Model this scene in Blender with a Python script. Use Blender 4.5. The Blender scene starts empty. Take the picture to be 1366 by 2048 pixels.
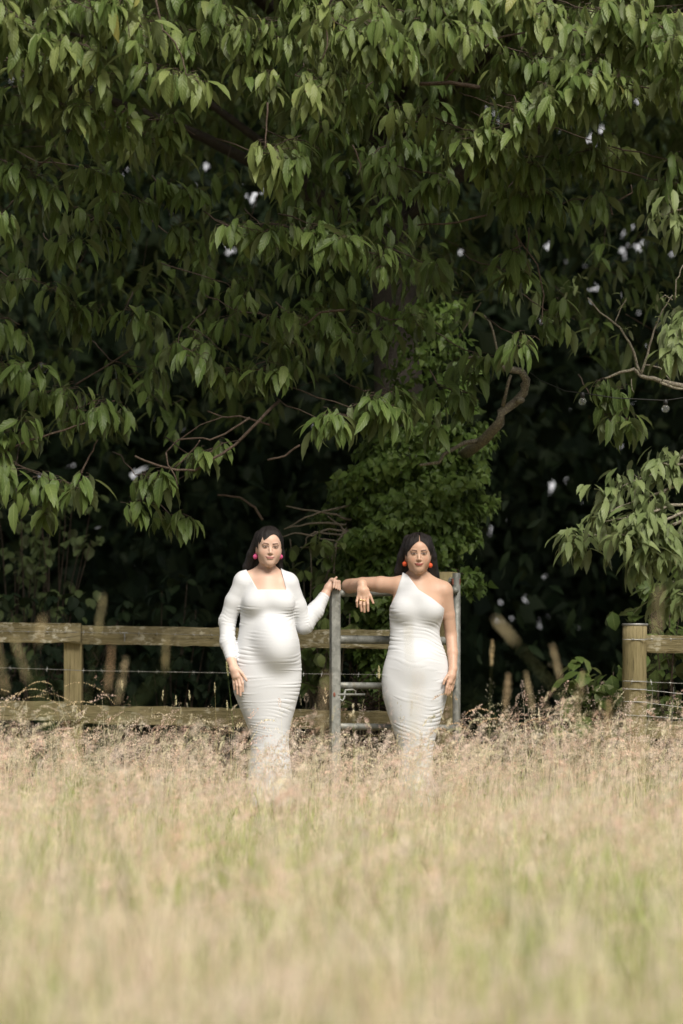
import bpy, math, random
import numpy as np
from mathutils import Vector, Matrix

C = bpy.context.scene
COL = C.collection
rng = np.random.default_rng(11)
R_ = math.radians

# ------------------------------------------------------------------ camera
F = 4836.0            # focal length in photo pixels (2048 high)
HC, YH = 1.0, 1300.0  # camera height, horizon row
cam = bpy.data.cameras.new('camera')
cam.sensor_fit = 'VERTICAL'
cam.sensor_height = 36.0
cam.lens = 36.0 * F / 2048.0
cam.shift_y = (YH - 1024.0) / 2048.0
cam.clip_start, cam.clip_end = 0.05, 2000.0
cam.dof.use_dof = True
cam.dof.focus_distance = 12.75
cam.dof.aperture_fstop = 1.5
co = bpy.data.objects.new('camera', cam)
co.location = (0, 0, HC)
co.rotation_euler = (R_(90), 0, 0)
COL.objects.link(co)
C.camera = co

# ------------------------------------------------------------------ light
SUN_EL, SUN_AZ = R_(50), R_(20)          # high behind the camera, a little to the right
w = bpy.data.worlds.new('World')
C.world = w
w.use_nodes = True
nt = w.node_tree
sky = nt.nodes.new('ShaderNodeTexSky')
sky.sky_type = 'NISHITA'
sky.sun_disc = False
sky.sun_elevation = SUN_EL
sky.sun_rotation = math.pi - SUN_AZ
sky.dust_density = 4.0
sky.ozone_density = 0.6
bg = nt.nodes['Background']
# white summer cloud over the blue, thickest low down
tcw = nt.nodes.new('ShaderNodeTexCoord')
cn = nt.nodes.new('ShaderNodeTexNoise')
cn.inputs['Scale'].default_value = 2.6
cn.inputs['Detail'].default_value = 6
nt.links.new(tcw.outputs['Generated'], cn.inputs['Vector'])
sep = nt.nodes.new('ShaderNodeSeparateXYZ')
nt.links.new(tcw.outputs['Generated'], sep.inputs[0])
lowm = nt.nodes.new('ShaderNodeMapRange')
lowm.inputs[1].default_value, lowm.inputs[2].default_value = .55, .0
lowm.inputs[3].default_value, lowm.inputs[4].default_value = -.25, .35
nt.links.new(sep.outputs[2], lowm.inputs[0])
north = nt.nodes.new('ShaderNodeMapRange')
north.inputs[1].default_value, north.inputs[2].default_value = -.3, .6
north.inputs[3].default_value, north.inputs[4].default_value = -.35, .12
nt.links.new(sep.outputs[1], north.inputs[0])
ad = nt.nodes.new('ShaderNodeMath')
nt.links.new(cn.outputs['Fac'], ad.inputs[0])
nt.links.new(lowm.outputs[0], ad.inputs[1])
ad2 = nt.nodes.new('ShaderNodeMath')
nt.links.new(ad.outputs[0], ad2.inputs[0])
nt.links.new(north.outputs[0], ad2.inputs[1])
cm = nt.nodes.new('ShaderNodeMapRange')
cm.inputs[1].default_value, cm.inputs[2].default_value = .50, .66
nt.links.new(ad2.outputs[0], cm.inputs[0])
cx = nt.nodes.new('ShaderNodeMix')
cx.data_type = 'RGBA'
nt.links.new(cm.outputs[0], cx.inputs[0])
nt.links.new(sky.outputs[0], cx.inputs[6])
cx.inputs[7].default_value = (13.5, 13.3, 13.2, 1)
nt.links.new(cx.outputs[2], bg.inputs[0])
bg.inputs[1].default_value = 0.05
sl = bpy.data.lights.new('sun', 'SUN')
sl.energy = 4.2
sl.angle = R_(30)
sl.color = (1.0, 0.94, 0.84)
so = bpy.data.objects.new('sun', sl)
sdir = Vector((math.sin(SUN_AZ) * math.cos(SUN_EL), -math.cos(SUN_AZ) * math.cos(SUN_EL), math.sin(SUN_EL)))
so.rotation_euler = sdir.to_track_quat('Z', 'Y').to_euler()
so.location = sdir * 40
COL.objects.link(so)
C.view_settings.view_transform = 'Standard'
C.view_settings.look = 'None'
C.view_settings.exposure = 0.45
C.view_settings.gamma = 1.0
C.render.engine = 'CYCLES'
C.cycles.use_denoising = True
C.cycles.max_bounces = 6
C.cycles.transparent_max_bounces = 8

# ------------------------------------------------------------------ helpers
def P(px, py, Y):
    """photo pixel at depth Y -> world point"""
    return np.array(((px - 683.0) * Y / F, Y, HC + (YH - py) * Y / F))

ORG = {}

def link(o, parent=None):
    COL.objects.link(o)
    if parent is not None:
        o.parent = parent
    return o

def tag(o, label=None, cat=None, group=None, kind=None):
    for k, v in (('label', label), ('category', cat), ('group', group), ('kind', kind)):
        if v:
            o[k] = v
    return o

def thing(name, loc, label, cat, group=None):
    o = bpy.data.objects.new(name, None)
    o.empty_display_size = 0.1
    o.location = loc
    link(o)
    ORG[o.name] = np.array(loc, dtype=np.float64)
    return tag(o, label, cat, group)

class MB:
    """collects quads, then becomes ONE mesh object"""
    def __init__(s):
        s.v, s.f, s.a, s.n = [], [], [], 0
    def add(s, v, f, a=None):
        v = np.asarray(v, np.float32).reshape(-1, 3)
        f = np.asarray(f, np.int64).reshape(-1, 4)
        s.v.append(v)
        s.f.append(f + s.n)
        if a is None:
            a = np.zeros((len(v), 3), np.float32)
        a = np.asarray(a, np.float32)
        if a.ndim == 1:
            a = np.tile(a, (len(v), 1))
        s.a.append(a)
        s.n += len(v)
    def box(s, c, size, rot=None, a=None, seg=1):
        """box centred at c; rot 3x3; seg subdivisions along x"""
        hx, hy, hz = np.array(size) / 2.0
        xs = np.linspace(-hx, hx, seg + 1)
        ring = [(-hy, -hz), (hy, -hz), (hy, hz), (-hy, hz)]
        v = np.array([(x, y, z) for x in xs for y, z in ring])
        f = []
        for i in range(seg):
            for k in range(4):
                f.append((4 * i + k, 4 * i + (k + 1) % 4, 4 * i + 4 + (k + 1) % 4, 4 * i + 4 + k))
        f.append((3, 2, 1, 0))
        e = 4 * seg
        f.append((e, e + 1, e + 2, e + 3))
        if rot is not None:
            v = v @ np.asarray(rot).T
        s.add(v + np.asarray(c), f, a)
    def tube(s, pts, rad, n=6, a=None, cap=True):
        pts = np.asarray(pts, float)
        rad = np.broadcast_to(np.asarray(rad, float), (len(pts),)).copy()
        if cap:
            pts = np.vstack([pts[:1], pts, pts[-1:]])
            rad = np.concatenate([[rad[0] * .02], rad, [rad[-1] * .02]])
        T = np.gradient(pts, axis=0)
        if cap:
            T[0], T[1] = pts[2] - pts[1], pts[2] - pts[1]
            T[-1] = T[-2] = pts[-2] - pts[-3]
        T /= np.linalg.norm(T, axis=1, keepdims=True) + 1e-12
        ref = np.array((0., 0., 1.)) if abs(T[len(T) // 2][2]) < .85 else np.array((1., 0., 0.))
        A = np.cross(T, ref)
        A /= np.linalg.norm(A, axis=1, keepdims=True) + 1e-12
        B = np.cross(T, A)
        th = np.arange(n) * 2 * math.pi / n
        v = pts[:, None] + rad[:, None, None] * (np.cos(th)[None, :, None] * A[:, None] + np.sin(th)[None, :, None] * B[:, None])
        m = len(pts)
        i = np.arange(m - 1)[:, None] * n
        k = np.arange(n)[None]
        f = np.stack([i + k, i + (k + 1) % n, i + n + (k + 1) % n, i + n + k], -1)
        s.add(v, f, a)
    def sticks(s, a, b, ra, rb, col=None):
        """many thin 3-sided sticks at once"""
        a, b = np.asarray(a, float), np.asarray(b, float)
        N = len(a)
        if N == 0:
            return
        T = b - a
        T /= np.linalg.norm(T, axis=1, keepdims=True) + 1e-12
        ref = np.where(np.abs(T[:, 2:3]) < .9, np.array([[0., 0., 1.]]), np.array([[1., 0., 0.]]))
        A = np.cross(T, ref)
        A /= np.linalg.norm(A, axis=1, keepdims=True) + 1e-12
        B = np.cross(T, A)
        th = np.arange(3) * 2 * math.pi / 3
        o = np.cos(th)[None, :, None] * A[:, None] + np.sin(th)[None, :, None] * B[:, None]
        ra = np.broadcast_to(ra, (N,))[:, None, None]
        rb = np.broadcast_to(rb, (N,))[:, None, None]
        v = np.concatenate([a[:, None] + o * ra, b[:, None] + o * rb], 1)
        base = np.arange(N)[:, None, None] * 6
        k = np.arange(3)
        f = np.stack([k, (k + 1) % 3, 3 + (k + 1) % 3, 3 + k], -1)[None] + base
        s.add(v, f, col)
    def ball(s, c, r, nu=16, nv=10, a=None):
        r = np.broadcast_to(np.asarray(r, float), (3,))
        ph = np.linspace(.001, math.pi - .001, nv + 1)
        th = np.arange(nu) * 2 * math.pi / nu
        v = np.stack([np.sin(ph)[:, None] * np.cos(th), np.sin(ph)[:, None] * np.sin(th), np.cos(ph)[:, None] + 0 * th], -1) * r + np.asarray(c)
        i = np.arange(nv)[:, None] * nu
        k = np.arange(nu)[None]
        f = np.stack([i + k, i + nu + k, i + nu + (k + 1) % nu, i + (k + 1) % nu], -1)
        s.add(v, f, a)
    def build(s, name, mat, parent=None, smooth=True, bevel=0.0):
        v = np.concatenate(s.v).astype(np.float32)
        f = np.concatenate(s.f).astype(np.int32)
        a = np.concatenate(s.a).astype(np.float32)
        off = np.zeros(3)
        if parent is not None:
            off = ORG[parent.name]
        me = bpy.data.meshes.new(name)
        me.vertices.add(len(v))
        me.vertices.foreach_set('co', (v - off.astype(np.float32)).ravel())
        me.loops.add(len(f) * 4)
        me.loops.foreach_set('vertex_index', f.ravel())
        me.polygons.add(len(f))
        me.polygons.foreach_set('loop_start', np.arange(len(f), dtype=np.int32) * 4)
        me.polygons.foreach_set('loop_total', np.full(len(f), 4, np.int32))
        me.polygons.foreach_set('use_smooth', np.full(len(f), bool(smooth)))
        at = me.attributes.new('info', 'FLOAT_VECTOR', 'POINT')
        at.data.foreach_set('vector', a.ravel())
        me.materials.append(mat)
        me.update(calc_edges=True)
        o = bpy.data.objects.new(name, me)
        link(o, parent)
        ORG[o.name] = off
        if bevel:
            b = o.modifiers.new('bevel', 'BEVEL')
            b.width = bevel
            b.segments = 2
            b.limit_method = 'ANGLE'
        return o

def rotz(a):
    c, s = math.cos(a), math.sin(a)
    return np.array(((c, -s, 0), (s, c, 0), (0, 0, 1.)))

def unit(v):
    v = np.asarray(v, float)
    return v / (np.linalg.norm(v, axis=-1, keepdims=True) + 1e-12)

# ------------------------------------------------------------------ materials
class MT:
    """small node-building helper"""
    def __init__(s, name):
        s.m = bpy.data.materials.new(name)
        s.m.use_nodes = True
        s.t = s.m.node_tree
        s.b = s.t.nodes['Principled BSDF']
        s.out = s.t.nodes['Material Output']
    def n(s, typ, **kw):
        nd = s.t.nodes.new(typ)
        for k, v in kw.items():
            setattr(nd, k, v)
        return nd
    def l(s, a, b):
        s.t.links.new(a, b)
    def set(s, sock, v):
        if isinstance(v, bpy.types.NodeSocket):
            s.l(v, sock)
        else:
            sock.default_value = v
    def math(s, op, a, b=0.0, clamp=False):
        nd = s.n('ShaderNodeMath', operation=op, use_clamp=clamp)
        s.set(nd.inputs[0], a)
        s.set(nd.inputs[1], b)
        return nd.outputs[0]
    def attr(s, name='info'):
        nd = s.n('ShaderNodeAttribute', attribute_name=name)
        sp = s.n('ShaderNodeSeparateXYZ')
        s.l(nd.outputs['Vector'], sp.inputs[0])
        return nd.outputs['Vector'], sp.outputs[0], sp.outputs[1], sp.outputs[2]
    def coord(s, scale=(1, 1, 1)):
        tc = s.n('ShaderNodeTexCoord')
        mp = s.n('ShaderNodeMapping')
        mp.inputs['Scale'].default_value = scale
        s.l(tc.outputs['Object'], mp.inputs[0])
        return mp.outputs[0]
    def noise(s, scale, detail=4, rough=.55, vec=None, out='Fac'):
        nd = s.n('ShaderNodeTexNoise')
        nd.inputs['Scale'].default_value = scale
        nd.inputs['Detail'].default_value = detail
        nd.inputs['Roughness'].default_value = rough
        if vec is not None:
            s.l(vec, nd.inputs['Vector'])
        return nd.outputs[out]
    def ramp(s, fac, stops):
        nd = s.n('ShaderNodeValToRGB')
        el = nd.color_ramp.elements
        while len(el) > 1:
            el.remove(el[-1])
        el[0].position, el[0].color = stops[0][0], (*stops[0][1], 1)
        for p, c in stops[1:]:
            e = el.new(p)
            e.color = (*c, 1)
        s.l(fac, nd.inputs[0])
        return nd.outputs[0]
    def mix(s, fac, a, b, mode='MIX'):
        nd = s.n('ShaderNodeMix', data_type='RGBA', blend_type=mode)
        s.set(nd.inputs[0], fac)
        for k, v in ((6, a), (7, b)):
            if isinstance(v, tuple):
                v = (*v, 1) if len(v) == 3 else v
            s.set(nd.inputs[k], v)
        return nd.outputs[2]
    def bump(s, h, strength=.3, dist=.01):
        nd = s.n('ShaderNodeBump')
        nd.inputs['Strength'].default_value = strength
        nd.inputs['Distance'].default_value = dist
        s.l(h, nd.inputs['Height'])
        s.l(nd.outputs[0], s.b.inputs['Normal'])
        return nd.outputs[0]
    def color(s, c):
        s.set(s.b.inputs['Base Color'], (*c, 1) if isinstance(c, tuple) else c)
    def rough(s, v):
        s.set(s.b.inputs['Roughness'], v)
    def spec(s, v):
        s.b.inputs['Specular IOR Level'].default_value = v
    def translucent(s, col, fac, normal=None):
        tr = s.n('ShaderNodeBsdfTranslucent')
        s.set(tr.inputs[0], (*col, 1) if isinstance(col, tuple) else col)
        mx = s.n('ShaderNodeMixShader')
        mx.inputs[0].default_value = fac
        s.l(s.b.outputs[0], mx.inputs[1])
        s.l(tr.outputs[0], mx.inputs[2])
        s.l(mx.outputs[0], s.out.inputs[0])

def leaf_material(name, dark, mid, light, rough=.42, veins=8.0, trans=.28, back=None, spec=.24):
    """info = (u across -1..1, v along 0..1, random)"""
    t = MT(name)
    vec, u, v, rnd = t.attr()
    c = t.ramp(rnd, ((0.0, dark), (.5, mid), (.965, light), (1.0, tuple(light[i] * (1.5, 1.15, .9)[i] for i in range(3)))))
    n = t.noise(9.0, 3, .6, t.coord())
    c = t.mix(t.math('MULTIPLY', n, .55), c, t.mix(.5, c, mid), 'MIX')
    au = t.math('ABSOLUTE', u)
    rib = t.math('SUBTRACT', 1.0, t.math('MULTIPLY', au, 9.0, True), True)
    ph = t.math('SUBTRACT', t.math('MULTIPLY', v, veins), t.math('MULTIPLY', au, 1.6))
    wave = t.math('SINE', t.math('MULTIPLY', ph, 6.2832))
    vein = t.math('POWER', t.math('MULTIPLY_ADD', wave, .5), 1.0)
    vein = t.math('MULTIPLY', t.math('ADD', wave, 1.0), .5)
    c = t.mix(t.math('MULTIPLY', rib, .22), c, tuple(min(1, x * 1.9 + .02) for x in light))
    c = t.mix(t.math('MULTIPLY', t.math('POWER', vein, 6.0), .10), c, tuple(x * 1.4 + .01 for x in light))
    geo = t.n('ShaderNodeNewGeometry')
    bk = back or tuple(x * 1.25 + .02 for x in light)
    c = t.mix(t.math('MULTIPLY', geo.outputs['Backfacing'], .65), c, bk)
    # brown edges and holes of wear on a few leaves
    sp = t.noise(60, 2, .5, t.coord())
    worn = t.math('MULTIPLY', t.math('GREATER_THAN', sp, .70), t.math('GREATER_THAN', rnd, .80))
    c = t.mix(t.math('MULTIPLY', worn, .7), c, (.16, .09, .035))
    t.color(c)
    t.rough(rough)
    t.spec(spec)
    h = t.math('SUBTRACT', t.math('MULTIPLY', wave, .5), rib)
    t.bump(h, .30, .003)
    t.translucent(t.mix(.5, c, tuple(min(1, x * 2) for x in light)), trans)
    return t.m

M = {}
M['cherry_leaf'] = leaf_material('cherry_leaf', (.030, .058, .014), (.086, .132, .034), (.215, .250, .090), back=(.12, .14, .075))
M['pale_leaf'] = leaf_material('pale_leaf', (.085, .125, .045), (.14, .185, .072), (.20, .24, .105), back=(.17, .19, .12))
M['ivy_leaf'] = leaf_material('ivy_leaf', (.040, .074, .018), (.095, .155, .036), (.180, .245, .070), rough=.36, veins=3.0, back=(.10, .14, .06))
M['wood_leaf'] = leaf_material('wood_leaf', (.008, .016, .008), (.013, .025, .011), (.026, .044, .016), rough=.6, trans=.05, spec=.15)  # darker than real foliage: the wood's deep shade is put into the colour

def bark_material(name, a, b, lich, scale=14.0, lichen=.6):
    t = MT(name)
    co_ = t.coord()
    n = t.noise(scale, 6, .65, co_)
    c = t.ramp(n, ((.3, a), (.7, b)))
    l2 = t.noise(scale * 3.1, 3, .6, co_)
    k = t.math('MULTIPLY', t.math('GREATER_THAN', l2, lichen), .75)
    c = t.mix(k, c, lich)
    t.color(c)
    t.rough(.85)
    t.bump(n, .8, .02)
    return t.m
M['bark'] = bark_material('bark', (.018, .014, .011), (.042, .033, .026), (.05, .055, .036))
M['lichen_bark'] = bark_material('lichen_bark', (.095, .082, .064), (.23, .20, .155), (.33, .32, .22), 40.0, .56)
M['twig'] = bark_material('twig', (.045, .031, .022), (.105, .070, .050), (.17, .15, .10), 60.0, .62)
M['grey_twig'] = bark_material('grey_twig', (.12, .10, .075), (.25, .21, .16), (.30, .28, .2), 60.0, .62)

def vcol_material(name, rough=.6, trans=0.0, spec=.3):
    """colour straight from the stored per-vertex pigment"""
    t = MT(name)
    vec, *_ = t.attr()
    t.color(vec)
    t.rough(rough)
    t.spec(spec)
    if trans:
        t.translucent(vec, trans)
    return t.m
M['grass'] = vcol_material('grass', .55, .32, .25)

def fence_wood():
    t = MT('weathered_wood')
    c0 = t.coord((2.5, 30, 30))
    n = t.noise(3.0, 6, .7, c0)
    c = t.ramp(n, ((.25, (.10, .084, .046)), (.5, (.20, .165, .092)), (.75, (.34, .28, .165))))
    big = t.noise(5.0, 3, .6, t.coord())
    c = t.mix(t.math('MULTIPLY', big, .5), c, (.22, .20, .09))
    li = t.noise(38, 4, .62, t.coord((.6, 1, 1)))
    geo = t.n('ShaderNodeNewGeometry')
    sp = t.n('ShaderNodeSeparateXYZ')
    t.l(t.coord(), sp.inputs[0])
    k = t.math('MULTIPLY', t.math('SUBTRACT', li, .515), 10.0, True)
    patch = t.math('MULTIPLY', t.math('SUBTRACT', t.noise(7, 2, .5, t.coord()), .42), 6.0, True)
    c = t.mix(t.math('MULTIPLY', t.math('MULTIPLY', k, patch), .85), c, (.56, .53, .42))
    crack = t.noise(6.0, 2, .5, t.coord((1.2, 70, 70)))
    ck = t.math('MULTIPLY', t.math('SUBTRACT', .36, crack), 12.0, True)
    c = t.mix(t.math('MULTIPLY', ck, .8), c, (.05, .04, .025))
    vo = t.n('ShaderNodeTexVoronoi')
    vo.inputs['Scale'].default_value = 3.2
    t.l(t.coord((1, 1, 2.2)), vo.inputs['Vector'])
    kn = t.math('MULTIPLY', t.math('SUBTRACT', .085, vo.outputs['Distance']), 30.0, True)
    c = t.mix(t.math('MULTIPLY', kn, .85), c, (.055, .038, .022))
    pale = t.math('MULTIPLY', t.math('SUBTRACT', t.noise(2.2, 2, .5, t.coord((.8, 1, 1))), .5), 3.0, True)
    c = t.mix(t.math('MULTIPLY', pale, .35), c, (.42, .38, .28))
    t.color(c)
    t.rough(.85)
    t.spec(.2)
    t.bump(t.math('SUBTRACT', n, ck), .8, .010)
    return t.m
M['fence_wood'] = fence_wood()

def post_wood():
    t = MT('post_wood')
    c0 = t.coord((30, 30, 2.5))
    n = t.noise(2.5, 6, .7, c0)
    c = t.ramp(n, ((.25, (.15, .12, .065)), (.5, (.29, .235, .13)), (.78, (.42, .35, .21))))
    c = t.mix(t.math('MULTIPLY', t.noise(6, 3, .6, t.coord()), .5), c, (.22, .21, .09))
    ck = t.math('MULTIPLY', t.math('SUBTRACT', .37, t.noise(3.0, 2, .5, t.coord((50, 50, 1.2)))), 12.0, True)
    c = t.mix(t.math('MULTIPLY', ck, .8), c, (.05, .04, .025))
    t.color(c)
    t.rough(.85)
    t.spec(.2)
    t.bump(t.math('SUBTRACT', n, ck), .6, .008)
    return t.m
M['post_wood'] = post_wood()

def galv():
    t = MT('galvanised_steel')
    v = t.n('ShaderNodeTexVoronoi')
    v.inputs['Scale'].default_value = 55
    t.l(t.coord((1, 1, .6)), v.inputs['Vector'])
    n = t.noise(24, 5, .65, t.coord())
    c = t.ramp(n, ((.3, (.11, .115, .105)), (.55, (.20, .205, .19)), (.72, (.34, .345, .32))))
    sp = t.n('ShaderNodeSeparateColor')
    t.l(v.outputs['Color'], sp.inputs[0])
    c = t.mix(t.math('MULTIPLY', sp.outputs[0], .35), c, (.40, .41, .38))
    st = t.math('MULTIPLY', t.math('SUBTRACT', t.noise(11, 4, .7, t.coord((1, 1, .5))), .58), 8, True)
    c = t.mix(t.math('MULTIPLY', st, .6), c, (.20, .17, .10))
    t.color(c)
    t.b.inputs['Metallic'].default_value = .35
    t.rough(t.math('MULTIPLY_ADD', n, .3, False) if False else .55)
    t.bump(n, .25, .004)
    return t.m
M['galv'] = galv()

def plain(name, col, rough=.6, metal=0.0, var=.25, scale=30.0):
    t = MT(name)
    n = t.noise(scale, 4, .6, t.coord())
    t.color(t.ramp(n, ((.25, tuple(x * (1 - var) for x in col)), (.75, tuple(min(1, x * (1 + var)) for x in col)))))
    t.rough(rough)
    t.b.inputs['Metallic'].default_value = metal
    t.bump(n, .15, .003)
    return t.m
M['rust'] = plain('rusty_iron', (.20, .07, .045), .8, .2, .5, 45)
M['wire'] = plain('fence_wire', (.34, .34, .33), .5, .6, .3, 60)
M['gold'] = plain('gold', (.85, .62, .28), .25, 1.0, .1, 60)
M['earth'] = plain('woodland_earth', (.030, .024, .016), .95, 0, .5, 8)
# ------------------------------------------------------------------ implicit surfaces for the figures
def sn(x, y, z, seed, f=1.0, n=5):
    r = np.random.default_rng(seed)
    o = 0.0
    for i in range(n):
        k = r.normal(size=3) * f
        o = o + np.sin(k[0] * x + k[1] * y + k[2] * z + r.uniform(0, 6.28))
    return o / n ** .5

class SDF:
    def __init__(s, lo, hi, h, gap=0.0):
        s.h, s.lo, s.gap = h, np.array(lo, float), gap
        s.ax = [np.arange(lo[i], hi[i], h, dtype=np.float32) for i in range(3)]
        s.d = np.full([len(a) for a in s.ax], 1.0, np.float32)
    def slab(s, lo, hi):
        sl, g = [], []
        for i in range(3):
            a = int(np.clip(math.floor((lo[i] - s.lo[i]) / s.h), 0, len(s.ax[i])))
            b = int(np.clip(math.ceil((hi[i] - s.lo[i]) / s.h) + 1, 0, len(s.ax[i])))
            sl.append(slice(a, b))
            g.append(s.ax[i][a:b])
        X = g[0][:, None, None]
        Y = g[1][None, :, None]
        Z = g[2][None, None, :]
        return tuple(sl), X, Y, Z
    def merge(s, sl, dn, k, sub=False):
        a = s.d[sl]
        if a.size == 0:
            return
        if sub:
            dn = -dn
            h = np.clip(.5 - .5 * (a - dn) / k, 0, 1)
            s.d[sl] = a * (1 - h) + dn * h + k * h * (1 - h)
        else:
            dn = dn - s.gap
            h = np.clip(.5 + .5 * (a - dn) / k, 0, 1)
            s.d[sl] = a * (1 - h) + dn * h - k * h * (1 - h)
    def cap(s, a, b, ra, rb, k=.01, flat=None):
        a, b = np.asarray(a, float), np.asarray(b, float)
        m = max(ra, rb) + k + .02 + s.gap
        sl, X, Y, Z = s.slab(np.minimum(a, b) - m, np.maximum(a, b) + m)
        ba = b - a
        t = np.clip(((X - a[0]) * ba[0] + (Y - a[1]) * ba[1] + (Z - a[2]) * ba[2]) / (ba @ ba), 0, 1)
        d = np.sqrt((X - a[0] - t * ba[0]) ** 2 + (Y - a[1] - t * ba[1]) ** 2 + (Z - a[2] - t * ba[2]) ** 2)
        s.merge(sl, d - (ra + (rb - ra) * t), k)
    def chain(s, pts, rad, k=.01, kj=None):
        for i in range(len(pts) - 1):
            s.cap(pts[i], pts[i + 1], rad[i], rad[i + 1], k if i == 0 or kj is None else kj)
    def ell(s, c, r, k=.01, R=None, sub=False):
        c, r = np.asarray(c, float), np.asarray(r, float)
        m = r.max() + k + .02 + s.gap
        sl, X, Y, Z = s.slab(c - m, c + m)
        x, y, z = X - c[0], Y - c[1], Z - c[2]
        if R is not None:
            x, y, z = (R[0, 0] * x + R[1, 0] * y + R[2, 0] * z, R[0, 1] * x + R[1, 1] * y + R[2, 1] * z, R[0, 2] * x + R[1, 2] * y + R[2, 2] * z)
        k0 = np.sqrt((x / r[0]) ** 2 + (y / r[1]) ** 2 + (z / r[2]) ** 2)
        k1 = np.sqrt((x / r[0] ** 2) ** 2 + (y / r[1] ** 2) ** 2 + (z / r[2] ** 2) ** 2) + 1e-6
        s.merge(sl, k0 * (k0 - 1) / k1, k, sub)
    def loft(s, secs, k=.02):
        """secs: (z, cx, cy, rx, ry) from low to high; smooth elliptical column"""
        S = np.array(sorted(secs), float)
        z0, z1 = S[0, 0], S[-1, 0]
        zz = np.linspace(z0, z1, 240)
        T = np.stack([np.interp(zz, S[:, 0], S[:, i]) for i in range(1, 5)], 1)
        for _ in range(26):
            T[1:-1] = .25 * T[:-2] + .5 * T[1:-1] + .25 * T[2:]
        mx = T[:, 2].max() + .08
        my = T[:, 3].max() + .08
        lo = (T[:, 0].min() - mx, T[:, 1].min() - my, z0 - .06)
        hi = (T[:, 0].max() + mx, T[:, 1].max() + my, z1 + .06)
        sl, X, Y, Z = s.slab(lo, hi)
        zc = Z.ravel()
        cx, cy, rx, ry = [np.interp(zc, zz, T[:, i]).astype(np.float32)[None, None] for i in range(4)]
        x, y = X - cx, Y - cy
        k0 = np.sqrt((x / rx) ** 2 + (y / ry) ** 2)
        k1 = np.sqrt((x / rx ** 2) ** 2 + (y / ry ** 2) ** 2) + 1e-6
        d = k0 * (k0 - 1) / k1
        d = np.where(k0 < .05, -np.minimum(rx, ry), d)
        dz = np.abs(Z - (z0 + z1) / 2) - (z1 - z0) / 2
        s.merge(sl, np.maximum(d, dz), k)
    def mesh(s):
        d, h = s.d, s.h
        n = d.shape
        S = d < 0
        cnt = np.zeros((n[0] - 1, n[1] - 1, n[2] - 1), np.int8)
        for i in (0, 1):
            for j in (0, 1):
                for k in (0, 1):
                    cnt += S[i:n[0] - 1 + i, j:n[1] - 1 + j, k:n[2] - 1 + k]
        act = (cnt > 0) & (cnt < 8)
        I = np.argwhere(act)
        idx = np.full(cnt.shape, -1, np.int32)
        idx[act] = np.arange(len(I))
        acc = np.zeros((len(I), 3))
        num = np.zeros(len(I))
        co_ = [(i, j, k) for i in (0, 1) for j in (0, 1) for k in (0, 1)]
        val = {c: d[I[:, 0] + c[0], I[:, 1] + c[1], I[:, 2] + c[2]] for c in co_}
        for c in co_:
            for ax in range(3):
                if c[ax]:
                    continue
                e = list(c)
                e[ax] = 1
                a, b = val[c], val[tuple(e)]
                x = (a < 0) != (b < 0)
                t = np.where(x, a / (a - b + 1e-20), 0)
                p = np.tile(np.array(c, float), (len(I), 1))
                p[:, ax] += t
                acc += p * x[:, None]
                num += x
        V = (I + acc / num[:, None]) * h + s.lo
        Q = []
        for ax in range(3):
            o = [0, 1, 2]
            u, v = [(1, 2), (2, 0), (0, 1)][ax]
            a = [slice(1, n[q] - 1) for q in o]
            b = list(a)
            a[ax], b[ax] = slice(0, n[ax] - 1), slice(1, n[ax])
            A, B = S[tuple(a)], S[tuple(b)]
            for flip in (0, 1):
                E = np.argwhere(A & ~B if not flip else ~A & B)
                E = E + np.array([0 if q == ax else 1 for q in o])
                def at(du, dv):
                    e = E.copy()
                    e[:, u] += du
                    e[:, v] += dv
                    return idx[e[:, 0], e[:, 1], e[:, 2]]
                q = np.stack([at(-1, -1), at(0, -1), at(0, 0), at(-1, 0)], 1)
                if flip:
                    q = q[:, ::-1]
                Q.append(q)
        Q = np.concatenate(Q)
        Q = Q[(Q >= 0).all(1)]
        # light relaxation takes the grid out of the surface
        for _ in range(2):
            sm = np.zeros_like(V)
            c = np.zeros(len(V))
            for i in range(4):
                np.add.at(sm, Q[:, i], V[Q[:, (i + 1) % 4]] + V[Q[:, i - 1]])
                np.add.at(c, Q[:, i], 2)
            V = .5 * V + .5 * sm / np.maximum(c, 1)[:, None]
        return V, Q

def smooth01(e0, e1, x):
    t = np.clip((x - e0) / (e1 - e0), 0, 1)
    return t * t * (3 - 2 * t)

def skin_material():
    t = MT('skin')
    vec, *_ = t.attr()
    n = t.noise(160, 3, .6, t.coord())
    c = t.mix(t.math('MULTIPLY', n, .16), vec, (.55, .24, .16))
    t.color(c)
    t.rough(.48)
    t.spec(.35)
    t.b.inputs['Subsurface Weight'].default_value = .12
    t.b.inputs['Subsurface Radius'].default_value = (.012, .005, .003)
    t.bump(n, .08, .002)
    return t.m
M['skin'] = skin_material()

def dress_material():
    t = MT('white_jersey')
    n = t.noise(420, 2, .6, t.coord((1, 1, 1.6)))
    t.color(t.ramp(n, ((.3, (.545, .56, .585)), (.7, (.60, .615, .64)))))
    t.rough(.8)
    t.spec(.2)
    t.b.inputs['Sheen Weight'].default_value = .15
    t.bump(n, .12, .002)
    return t.m
M['dress'] = dress_material()

def hair_material():
    t = MT('dark_hair')
    n = t.noise(9, 4, .7, t.coord((26, 26, 1.4)))
    t.color(t.ramp(n, ((.3, (.004, .0035, .004)), (.7, (.022, .016, .015)))))
    t.rough(t.ramp(n, ((.3, (.30,) * 3), (.7, (.5,) * 3))))
    t.spec(.32)
    t.bump(n, .9, .006)
    return t.m
M['hair'] = hair_material()

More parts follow.
